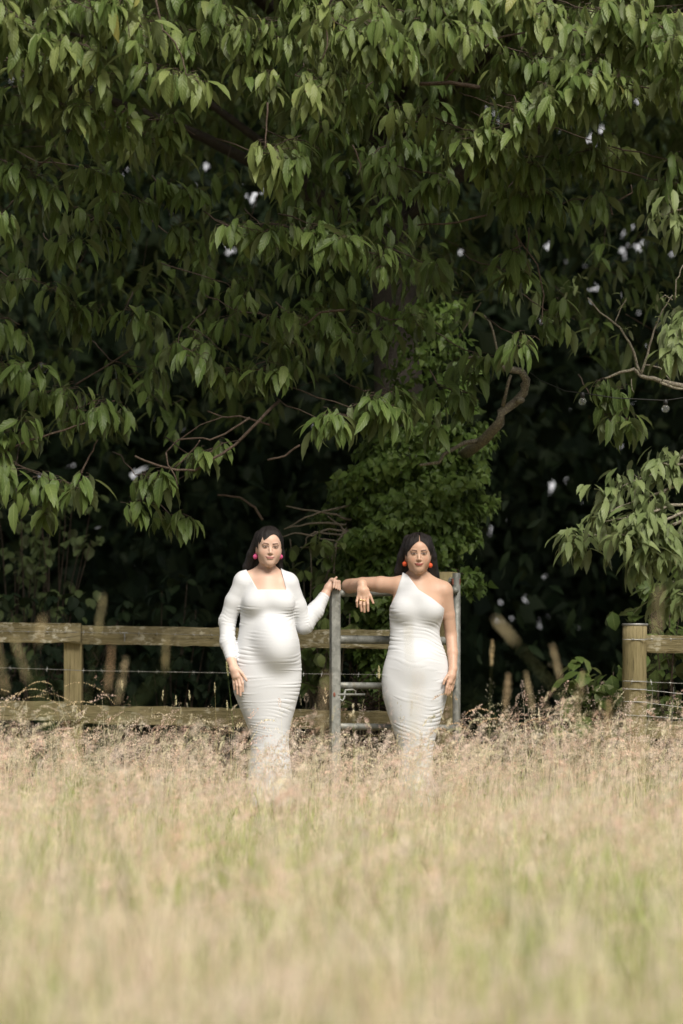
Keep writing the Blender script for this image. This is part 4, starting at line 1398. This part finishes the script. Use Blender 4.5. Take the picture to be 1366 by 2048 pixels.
# ------------------------------------------------------------------ fences and gate
def rail(mb, a, b, h, t, r, seg=26):
    """sawn rail from a to b, slightly uneven along its edges"""
    a, b = np.asarray(a, float), np.asarray(b, float)
    L = np.linalg.norm(b - a)
    X = (b - a) / L
    Yv = unit(np.cross(np.array((0, 0, 1.)), X))
    Z = np.cross(X, Yv)
    xs = np.linspace(0, L, seg + 1)
    ring = np.array([(-.5, -.5), (-.5, -.42), (-.5, .42), (-.46, .5), (.46, .5), (.5, .42), (.5, -.42), (.46, -.5), (-.46, -.5)])[1:]
    n = len(ring)
    V = []
    for x in xs:
        w_ = r.normal(0, .0022, (n, 2))
        q = ring * np.array((t, h)) + w_
        V.append(a + X * x + q[:, :1] * Yv + q[:, 1:] * Z)
    V = [np.repeat(V[0].mean(0)[None], n, 0) * .98 + V[0] * .02] + V + [np.repeat(V[-1].mean(0)[None], n, 0) * .98 + V[-1] * .02]
    V = np.array(V)
    m = len(V)
    i = np.arange(m - 1)[:, None] * n
    k = np.arange(n)[None]
    f = np.stack([i + k, i + (k + 1) % n, i + n + (k + 1) % n, i + n + k], -1)
    mb.add(V.reshape(-1, 3), f.reshape(-1, 4))

def barbed(mb, pts, barbs=True, r=None, rad=.0016):
    pts = np.asarray(pts, float)
    L = np.concatenate([[0], np.cumsum(np.linalg.norm(np.diff(pts, axis=0), axis=1))])
    s_ = np.arange(0, L[-1], .012)
    q = np.stack([np.interp(s_, L, pts[:, i]) for i in range(3)], 1)
    for ph in (0, math.pi):
        o = q.copy()
        o[:, 2] += rad * np.sin(s_ * 220 + ph)
        o[:, 1] += rad * np.cos(s_ * 220 + ph)
        mb.tube(o, rad * .8, 4)
    if barbs:
        for x in np.arange(.05, L[-1], .105):
            c = np.array([np.interp(x, L, pts[:, i]) for i in range(3)])
            for k in range(2):
                d = unit(r.normal(0, 1, 3) * np.array((.35, .8, 1)))
                mb.sticks([c - d * .015], [c + d * .015], .0011, .0008)
            mb.tube([c - np.array((.005, 0, 0)), c + np.array((.005, 0, 0))], .0032, 6)

def fences():
    r = np.random.default_rng(3)
    Y = 13.9
    root = thing('wooden_fence', tuple(P(145, 0, Y) * np.array((1, 1, 0))), 'weathered two-rail wooden fence with barbed wire running behind the woman with long sleeves', 'fence')
    def one(fn, name, mat, parent):
        m = MB()
        fn(m)
        return m.build(name, M[mat], parent, smooth=False)
    pz = P(145, 1250, Y)
    post = one(lambda m: m.box((pz[0], Y + .055, pz[2] / 2 - .15), (.103, .10, pz[2] + .3), None, None, 1), 'post', 'post_wood', root)
    b = post.modifiers.new('bevel', 'BEVEL')
    b.width = .006
    b.segments = 2
    for dx in (-2.05, 1.98):
        q = pz + np.array((dx, 0, -.03 * np.sign(dx)))
        one(lambda m: m.box((q[0], Y + .055, q[2] / 2 - .15), (.103, .10, q[2] + .3)), 'post', 'post_wood', root)
    # left bay nailed over the post, next bay set against its side
    one(lambda m: rail(m, P(-620, 1256, Y - .022), P(162, 1267, Y - .022), .112, .040, r), 'rail', 'fence_wood', root)
    one(lambda m: rail(m, P(164.5, 1270, Y + .03), P(905, 1281, Y + .03), .106, .040, r, 40), 'rail', 'fence_wood', root)
    one(lambda m: rail(m, P(-620, 1412, Y - .022), P(162, 1423, Y - .022), .110, .040, r), 'rail', 'fence_wood', root)
    one(lambda m: rail(m, P(164.5, 1429, Y + .03), P(905, 1444, Y + .03), .106, .040, r, 40), 'rail', 'fence_wood', root)
    def wires(m):
        barbed(m, [P(-620, 1322, Y - .05), P(20, 1336, Y - .05), P(127, 1339.5, Y - .05), P(163, 1341, Y - .05), P(430, 1345.5, Y - .05), P(900, 1351, Y - .05)], True, r)
    one(wires, 'barbed_wire', 'wire', root)
    def wire2(m):
        barbed(m, [P(-620, 1256, Y - .05), P(130, 1264, Y - .05), P(250, 1266, Y - .012), P(450, 1271, Y - .012)], True, r, .0011)
        m.tube([P(249, 1265, Y - .016), P(249.5, 1274, Y - .020), P(249, 1283, Y - .014)], .004, 5)
        m.tube([P(244, 1266, Y - .016), P(255, 1266, Y - .016)], .005, 5)
    one(wire2, 'staple_wire', 'wire', root)

    # right-hand fence with a round straining post
    Y = 13.35
    root = thing('wooden_fence', tuple(P(1270, 0, Y) * np.array((1, 1, 0))), 'wooden fence with a thick round end post and sagging stock wire at the right edge', 'fence')
    c = P(1270, 1248, Y)
    m = MB()
    zs = np.linspace(-.15, c[2] - .008, 14)
    pts = np.array([(c[0] + .0015 * math.sin(5 * z) - .010 * (1.17 - z) * .6, Y, z) for z in zs])
    m.tube(pts, .066 + r.normal(0, .0012, 14), 18)
    m.build('post', M['post_wood'], root)
    m = MB()
    m.tube([c + np.array((0, 0, -.012)), c + np.array((0, 0, -.004)), c + np.array((0, 0, .003))], [.067, .073, .070], 18)
    m.build('post_cap', M['wire'], root)
    one(lambda m: rail(m, P(1293, 1288, Y + .04), P(1900, 1295, Y + .04), .098, .040, r), 'rail', 'fence_wood', root)
    one(lambda m: rail(m, P(1293, 1460, Y + .04), P(1900, 1467, Y + .04), .098, .040, r), 'rail', 'fence_wood', root)
    def stock(m):
        f = Y - .07
        barbed(m, [P(1247, 1279, f), P(1293, 1278, f), P(1600, 1277, f)], True, r, .0012)
        barbed(m, [P(1246, 1362, f), P(1272, 1363, f - .002), P(1293, 1364, f), P(1366, 1367, f), P(1900, 1374, f)], True, r)
        for yy, sag in ((1378, 10), (1403, 12), (1430, 8)):
            m.tube([P(1250, yy, f), P(1290, yy + 2, f), P(1330, yy + sag * .6, f + .01), P(1366, yy + sag, f + .01), P(1500, yy + sag + 2, f), P(1900, yy + 6, f)], .0017, 5)
        for xx in (1305, 1347, 1395, 1450, 1520):
            m.tube(wander(P(xx, 1374, f), P(xx + r.normal(0, 6), 1450, f), 6, .006, r), .0014, 4)
        for yy in (1279, 1362, 1378, 1403):
            m.tube([P(1246, yy, f + .02), P(1250, yy, f), P(1290, yy + 1, f), P(1294, yy, f + .02)], .0022, 5)
    one(stock, 'stock_wire', 'wire', root)

def gatepost_and_gate():
    r = np.random.default_rng(8)
    H = P(913, 0, 13.56)
    E = P(670, 0, 13.16)
    hx = np.array((H[0], 13.56, 0))
    ex = np.array((E[0], 13.16, 0))
    X = unit(ex - hx)
    # round wooden gatepost behind
    pc = P(894, 1141, 13.75)
    root = thing('gatepost', (pc[0], pc[1], 0), 'round weathered wooden gatepost with a rusty hinge bracket behind the bare-armed woman', 'gatepost')
    m = MB()
    zs = np.linspace(-.2, pc[2] - .01, 16)
    rr = .064 + r.normal(0, .0016, 16)
    rr[-1] = .059
    m.tube(np.stack([pc[0] + 0 * zs, pc[1] + 0 * zs, zs], 1), rr, 18)
    m.build('post', M['post_wood'], root)
    m = MB()
    z = P(0, 1164, 13.6)[2]
    m.box((H[0] - .002, 13.60, z), (.048, .11, .040))
    m.build('hinge_bracket', M['rust'], root, smooth=False, bevel=.005)
    m = MB()
    q = P(902, 1163, 13.66)
    m.tube([q + np.array((0, .06, 0)), q, q + np.array((0, -.035, 0))], .008, 8)
    th = np.linspace(0, 2 * math.pi, 15)
    m.tube(np.stack([q[0] + .014 * np.cos(th), q[1] - .02 + 0 * th, q[2] + .020 * np.sin(th)], 1), .0055, 7)
    m.ball(q + np.array((0, -.03, 0)), .012, 10, 8)
    m.build('eye_bolt', M['galv'], root)
    # the gate
    root = thing('metal_gate', tuple(hx), 'galvanised tubular field gate standing open between the two women', 'gate')
    def bar(name, z0, z1, rad, x0=0.012, x1=.012):
        a, b = hx + X * x0, ex - X * x1
        a[2], b[2] = z0, z1
        m = MB()
        pts = a + (b - a) * np.linspace(0, 1, 12)[:, None]
        m.tube(pts, rad, 14)
        return m.build(name, M['galv'], root)
    zt = lambda py, Y: HC + (YH - py) * Y / F
    ang = math.atan2(X[1], X[0])
    Rz = rotz(ang)
    top = zt(1178, 13.16)
    m = MB()
    m.box((ex[0], ex[1], top / 2 + .03), (.052, .052, top - .06), Rz @ rotz(R_(-14)))
    m.build('end_stile', M['galv'], root, smooth=False, bevel=.006)
    m = MB()
    m.tube([hx + np.array((0, 0, .12)), hx + np.array((0, 0, .6)), hx + np.array((0, 0, zt(1146, 13.56)))], .0225, 14)
    m.build('hinge_stile', M['galv'], root)
    bar('bar', zt(1184, 13.56), zt(1186.5, 13.16), .0205)
    m = MB()
    c = hx.copy()
    c[2] = zt(1180, 13.5)
    m.ball(c + np.array((-.010, -.035, 0)), (.022, .02, .021), 14, 10)
    m.build('bar_end', M['galv'], root)
    bar('bar', zt(1282, 13.56), zt(1279, 13.16), .0235)
    bar('bar', zt(1373, 13.56), zt(1371, 13.16), .0190)
    bar('bar', zt(1456, 13.56), zt(1453, 13.16), .0190)
    # spring latch under the third bar
    m = MB()
    def G(px, py, off=-.03):
        t = (px - 670.) / (913 - 670)
        q = ex + (hx - ex) * t
        q[2] = zt(py, q[1])
        q[1] += off
        return q
    m.tube([G(676, 1389), G(690, 1389), G(728, 1389)], .0065, 8)
    m.tube([G(684, 1392), G(688, 1386), G(690, 1380), G(705, 1379), G(710, 1382), G(710, 1391)], .0052, 7)
    m.tube([G(690, 1380), G(688, 1396), G(684, 1402), G(679, 1398)], .0060, 7)
    m.build('latch', M['galv'], root)
    m = MB()
    m.ball(ex + np.array((-.004, -.028, zt(1389, 13.16))), (.007, .004, .013), 10, 8)
    m.build('latch_hole', M['rust'], root)

def festoon():
    r = np.random.default_rng(2)
    a, b, c = P(1165, 790, 12.95), P(1331, 806, 12.95), None
    root = thing('string_light', tuple(a), 'pair of clear glass bulbs hanging on a thin dark cord beneath the right-hand boughs', 'string light')
    t = MT('black_cable')
    t.color((.012, .012, .012))
    t.rough(.5)
    M['cable'] = t.m
    t = MT('clear_glass')
    t.color((.92, .95, .96))
    t.rough(.03)
    t.b.inputs['Transmission Weight'].default_value = .92
    t.b.inputs['IOR'].default_value = 1.3
    M['glass'] = t.m
    m = MB()
    m.tube([P(1000, 700, 13.9), P(1080, 760, 13.4), P(1130, 782, 13.1), P(1165, 786, 12.95), P(1230, 796, 12.95), P(1331, 801, 12.95), P(1400, 790, 12.9), P(1560, 740, 12.9)], .0028, 6)
    m.build('cord', M['cable'], root)
    for px, py in ((1165, 803), (1331, 817.5)):
        m = MB()
        q = P(px, py, 12.95)
        m.ball(q, (.0205, .0205, .021), 18, 12)
        bulb = m.build('bulb', M['glass'], root)
        m = MB()
        m.tube([q + np.array((0, 0, .018)), q + np.array((0, 0, .036)), q + np.array((0, 0, .050))], [.011, .013, .009], 10)
        m.build('socket', M['cable'], bulb)

# ------------------------------------------------------------------ ground and meadow
def sheet(name, x0, x1, y0, y1, z, mat, nx=2, ny=2, bump=0.0):
    xs, ys = np.linspace(x0, x1, nx), np.linspace(y0, y1, ny)
    X, Y = np.meshgrid(xs, ys, indexing='ij')
    Z = z + bump * (np.sin(X * 1.3) + np.sin(Y * .9 + X)) * .5
    V = np.stack([X, Y, Z], -1).reshape(-1, 3)
    i = np.arange(nx - 1)[:, None] * ny
    k = np.arange(ny - 1)[None]
    f = np.stack([i + k, i + ny + k, i + ny + k + 1, i + k + 1], -1).reshape(-1, 4)
    m = MB()
    m.add(V, f)
    o = m.build(name, mat)
    tag(o, kind='structure')
    return o

def grounds():
    t = MT('meadow_ground')
    n = t.noise(3, 6, .65, t.coord())
    t.color(t.ramp(n, ((.3, (.12, .105, .05)), (.55, (.21, .175, .085)), (.75, (.13, .15, .055)))))
    t.rough(.95)
    t.bump(n, .5, .05)
    sheet('ground', -300, 300, -300, 300, 0, t.m)
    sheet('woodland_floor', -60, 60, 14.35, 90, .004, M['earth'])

def ribbons(mb, base, h, az, lean, w_, col, rows=5, curve=1.6):
    N = len(base)
    t = np.linspace(0, 1, rows)[None]
    out = (lean * h)[:, None] * t ** curve
    dx, dy = np.cos(az)[:, None], np.sin(az)[:, None]
    cx, cy = base[:, :1] + out * dx, base[:, 1:2] + out * dy
    cz = base[:, 2:3] + h[:, None] * (t - .25 * lean[:, None] * t ** 2 * lean[:, None])
    f = az + np.pi / 2 + rng.uniform(-.9, .9, N)
    wx, wy = np.cos(f)[:, None], np.sin(f)[:, None]
    ww = (w_[:, None] * (1 - t ** 2.2) + .0004) * .5
    V = np.stack([np.stack([cx - ww * wx, cy - ww * wy, cz], -1), np.stack([cx + ww * wx, cy + ww * wy, cz], -1)], 2)
    i = np.arange(rows - 1) * 2
    f = np.stack([i, i + 1, i + 3, i + 2], -1)[None] + (np.arange(N) * rows * 2)[:, None, None]
    a = np.repeat(col[:, None], rows * 2, 1)
    mb.add(V.reshape(-1, 3), f.reshape(-1, 4), a.reshape(-1, 3))
    return np.stack([cx[:, -1], cy[:, -1], cz[:, -1]], 1), unit(np.stack([cx[:, -1] - cx[:, -2], cy[:, -1] - cy[:, -2], cz[:, -1] - cz[:, -2]], 1))

def heads(mb, tip, d, L, R, M_, size, col, up=.9, nod=None):
    """feathery seed heads: M_ spikelets round each axis"""
    N = len(tip)
    s_ = rng.uniform(0, 1, (N, M_))
    ph = rng.uniform(0, 2 * math.pi, (N, M_))
    ref = np.tile(np.array((0.31, .9, .1)), (N, 1))
    A = unit(np.cross(d, ref))
    B = np.cross(d, A)
    rr = R[:, None] * np.sin(np.clip(s_ * .92 + .08, 0, 1) * math.pi) ** .7 * np.sqrt(rng.uniform(.1, 1, (N, M_)))
    o = np.cos(ph)[..., None] * A[:, None] + np.sin(ph)[..., None] * B[:, None]
    c = tip[:, None] + d[:, None] * (s_ * L[:, None])[..., None] + o * rr[..., None]
    if nod is not None:
        c[..., 2] -= (nod[:, None] * (s_ * L[:, None]) ** 2 * 6)
        hz = unit(d * np.array((1, 1, 0)) + 1e-4)
        c += hz[:, None] * (nod[:, None] * (s_ * L[:, None]) * .8)[..., None]
    ax = unit(d[:, None] * up + o * .8 + rng.normal(0, .25, (N, M_, 3)))
    sd = unit(np.cross(ax, rng.normal(0, 1, (N, M_, 3))))
    sz = (size[:, None] * rng.uniform(.6, 1.3, (N, M_)))[..., None]
    V = np.stack([c - ax * sz * .5, c + sd * sz * .16, c + ax * sz * .5, c - sd * sz * .16], 2)
    f = np.arange(N * M_ * 4).reshape(-1, 4)
    cc = np.repeat((col[:, None] * rng.uniform(.75, 1.2, (N, M_, 1)))[:, :, None], 4, 2)
    mb.add(V.reshape(-1, 3), f, cc.reshape(-1, 3))

def pal(cols, n, var=.12):
    c = np.array(cols)[rng.integers(0, len(cols), n)]
    return c * (1 + rng.normal(0, var, (n, 1))) + rng.normal(0, .008, (n, 3))

def scatter(n, y0, y1, extra=.75):
    """even over the wedge the camera sees, plus a margin each side"""
    Y = rng.uniform(y0, y1, n * 2)
    hw = .1413 * Y + extra
    k = rng.uniform(0, (.1413 * y1 + extra), n * 2) < hw
    Y = Y[k][:n]
    hw = hw[k][:n]
    X = rng.uniform(-1, 1, len(Y)) * hw
    return np.stack([X, Y, 0 * X], 1)

GREEN = [(.34, .42, .11), (.43, .50, .15), (.27, .36, .08), (.50, .53, .20)]
STRAW = [(.74, .66, .47), (.78, .70, .52), (.66, .56, .38), (.68, .63, .43)]
PINK = [(.80, .62, .52), (.84, .68, .58), (.76, .54, .44), (.82, .70, .57)]
CREAM = [(.78, .70, .52), (.74, .68, .48), (.70, .66, .45)]

def meadow():
    m = MB()
    # leaf blades, green low down and drying at the edges
    b = scatter(17000, 1.4, 14.2)
    patch = np.sin(b[:, 0] * 2.3 + b[:, 1] * .9) + np.sin(b[:, 1] * 1.7 - b[:, 0]) + rng.normal(0, .8, len(b))
    g = (patch > -.6)[:, None]
    col = np.where(g, pal(GREEN, len(b)), pal(STRAW, len(b)))
    h = rng.uniform(.18, .44, len(b)) * (1 + .22 * smooth01(4.0, 5.2, b[:, 1]) * smooth01(9.0, 7.6, b[:, 1]))
    ribbons(m, b, h, rng.uniform(0, 6.28, len(b)), rng.uniform(.1, .7, len(b)), rng.uniform(.003, .007, len(b)), col, 5)
    # flowering stems
    for kind, n in (('fog', 7200), ('bent', 4200), ('foxtail', 900), ('brome', 900)):
        b = scatter(n, 1.5, 14.3)
        H = rng.normal({'fog': .42, 'bent': .43, 'foxtail': .50, 'brome': .47}[kind], .095, len(b))
        H = H * (1 + .16 * np.sin(b[:, 0] * 4.3 + b[:, 1] * 1.3) * np.sin(b[:, 1] * 2.6 + b[:, 0] * 2))
        sidey = smooth01(8.0, 10.0, b[:, 1]) * (smooth01(.55, .95, b[:, 0]) * smooth01(1.75, 1.35, b[:, 0]) + .4 * smooth01(-1.1, -1.5, b[:, 0]))
        H = (H + sidey * rng.uniform(0, .18, len(b))) * (1 - .06 * smooth01(10.0, 12.0, b[:, 1]))
        H = np.clip(H, .2, .78)
        thin = (rng.uniform(0, 1, len(b)) > .50 * smooth01(4.0, 5.2, b[:, 1]) * smooth01(9.0, 7.6, b[:, 1]))
        b, H = b[thin], H[thin]
        far = b[:, 1] > 9.5
        az = rng.normal(.3, 1.3, len(b))
        lean = np.abs(rng.normal(.22, .17, len(b)))
        tint = 1 + .16 * np.sin(b[:, :1] * 5.1 + 2 * b[:, 1:2]) * np.sin(b[:, 1:2] * 3.3 - b[:, :1]) + np.array((.05, 0, -.05)) * np.sin(b[:, :1] * 3.7 - 2.1 * b[:, 1:2])
        sc = pal(STRAW if kind != 'foxtail' else GREEN + STRAW, len(b))
        tip, d = ribbons(m, b, H, az, lean, np.full(len(b), .0026), sc, 6, 2.0)
        for near in (False, True):
            q = far != near
            k = q.sum()
            if kind == 'fog':
                heads(m, tip[q], d[q], rng.uniform(.07, .13, k), rng.uniform(.010, .020, k), 34 if near else 62, np.full(k, .0115 if near else .0085), pal(PINK, k) * tint[q], .9, rng.uniform(0, 1.1, k))
            elif kind == 'bent':
                heads(m, tip[q], d[q], rng.uniform(.11, .19, k), rng.uniform(.018, .038, k), 26 if near else 46, np.full(k, .009 if near else .0065), pal(PINK + STRAW, k) * tint[q], .9, rng.uniform(0, 1.3, k))
            elif kind == 'foxtail':
                heads(m, tip[q], d[q], rng.uniform(.04, .075, k), rng.uniform(.0035, .0055, k), 40, np.full(k, .009), pal(CREAM, k), 1.6)
            else:
                heads(m, tip[q], d[q], rng.uniform(.09, .15, k), rng.uniform(.006, .012, k), 40, np.full(k, .012), pal(CREAM + STRAW, k), 1.3, np.full(k, 1.0))
    # taller single stems near the fence line and beside the women
    def stem(px, py, Y, L, R, n, size, col, lean=.1, az=0., nod=0.0, w_=.0026, sc=(.40, .34, .16)):
        top = P(px, py, Y)
        hh = top[2]
        ln = lean
        bx = np.array([[top[0] - ln * hh * math.cos(az), top[1] - ln * hh * math.sin(az), 0.]])
        zz = hh / (1 - .25 * ln * ln)
        tip, d = ribbons(m, bx, np.array([zz]), np.array([az]), np.array([ln * hh / zz]), np.array([w_]), np.array([sc]), 8, 2.0)
        heads(m, tip, d, np.array([L]), np.array([R]), n, np.array([size]), np.minimum(1, np.array([col]) * 1.25), 1.4, np.array([nod]))
    for px, py in ((155, 1438), (325, 1400), (380, 1400), (430, 1385), (245, 1380), (352, 1410), (455, 1420)):
        stem(px, py, 12.6, .05, .005, 60, .008, (.56, .52, .33), .05, rng.uniform(0, 6))
    stem(456, 1352, 12.3, .075, .006, 80, .009, (.42, .40, .22), .06, 3.0, 0, .0028, (.16, .22, .07))
    stem(758, 1358, 12.2, .065, .007, 90, .009, (.50, .46, .28), .0, 0)
    for px, py, az in ((20, 1385, 3.0), (45, 1400, .3), (70, 1395, .2), (105, 1370, 2.6), (130, 1372, .2), (95, 1385, 3.2), (35, 1420, 2.9), (135, 1410, .1)):
        stem(px, py, 12.5, .13, .010, 80, .010, (.55, .43, .26), .12, az, 2.2)
    stem(650, 1408, 12.6, .085, .012, 26, .016, (.62, .50, .34), .03, 0)
    stem(800, 1440, 12.6, .10, .016, 22, .008, (.30, .27, .16), .05, 2.8)
    for px, py in ((915, 1400), (990, 1430), (935, 1460), (1020, 1450), (1110, 1450), (1150, 1440), (1060, 1460), (1180, 1470), (900, 1470)):
        stem(px, py, 12.4, .14, .016, 90, .011, (.50, .36, .24), .12, rng.uniform(2, 4), 1.2)
    # out-of-focus stems close to the camera that rise above the field
    for px, py, Y, L, R, col, ln, az, nod in (
        (983, 1330, 7.2, .065, .011, (.58, .44, .26), .02, 0, 0), (1030, 1288, 4.2, .045, .005, (.60, .54, .38), .45, 2.9, 0),
        (1312, 1270, 4.2, .07, .008, (.50, .42, .30), .1, 1.0, 0),
        (1010, 1430, 6.0, .09, .014, (.50, .33, .22), .06, .5, 0), (1065, 1420, 6.0, .085, .012, (.52, .40, .27), .1, 2.6, 0), (1120, 1360, 5.5, .07, .009, (.50, .40, .28), .15, 2.4, 0),
        (1215, 1480, 6.0, .09, .018, (.46, .28, .17), .05, 1, 0), (1150, 1440, 6.2, .11, .022, (.55, .40, .28), .1, .5, 0), 
        (215, 1380, 5.0, .08, .008, (.50, .26, .18), .05, .2, 0), (235, 1410, 5.5, .10, .014, (.50, .40, .27), .1, .4, 0), (330, 1340, 5.2, .07, .006, (.40, .34, .18), .02, 0, 0),
         (195, 1270, 5.0, .07, .006, (.40, .38, .22), .08, .3, 0),
        (75, 1290, 4.6, .05, .008, (.40, .30, .18), .1, .2, 0), (10, 1380, 4.4, .09, .010, (.40, .32, .18), .12, 2.8, 0), (55, 1360, 4.6, .08, .008, (.36, .32, .18), .2, 2.7, 0),
        (820, 1330, 4.8, .07, .004, (.40, .37, .20), .05, 2.0, 0), (830, 1480, 4.0, .10, .014, (.55, .40, .28), .05, 1.0, 0),
 (640, 1470, 4.5, .10, .013, (.50, .36, .26), .06, 0, 0)):
        stem(px, py, Y * 1.3, L * 1.5, R * .62, 90, .010, (.5 * col[0] + .30, .5 * col[1] + .26, .5 * col[2] + .15), ln, az, nod, .0042, (.34, .36, .16))
    # arching green leaves seen against the dark
    for px, py, Y, az, ln in ((340, 1290, 4.8, .3, .45), (300, 1330, 5.0, .2, .2), (225, 1330, 4.6, .1, .12), (60, 1330, 4.4, 2.7, .2), (100, 1340, 5.2, 2.9, .25), (1090, 1340, 3.4, 2.7, .8), (950, 1330, 3.6, 2.6, .55), (470, 1400, 5.0, .3, .4)):
        top = P(px, py, Y)
        bx = np.array([[top[0] - ln * math.cos(az) * top[2], top[1] - ln * math.sin(az) * top[2], 0.]])
        ribbons(m, bx, np.array([top[2] * 1.04]), np.array([az]), np.array([ln]), np.array([.016]), np.array([(.20, .26, .10)]), 8, 1.8)
    o = m.build('grass', M['grass'])
    tag(o, kind='stuff')
grounds()
woodland()
cherry()
ivy()
side_tree()
shrubs()
fences()
gatepost_and_gate()
festoon()
people()
meadow()
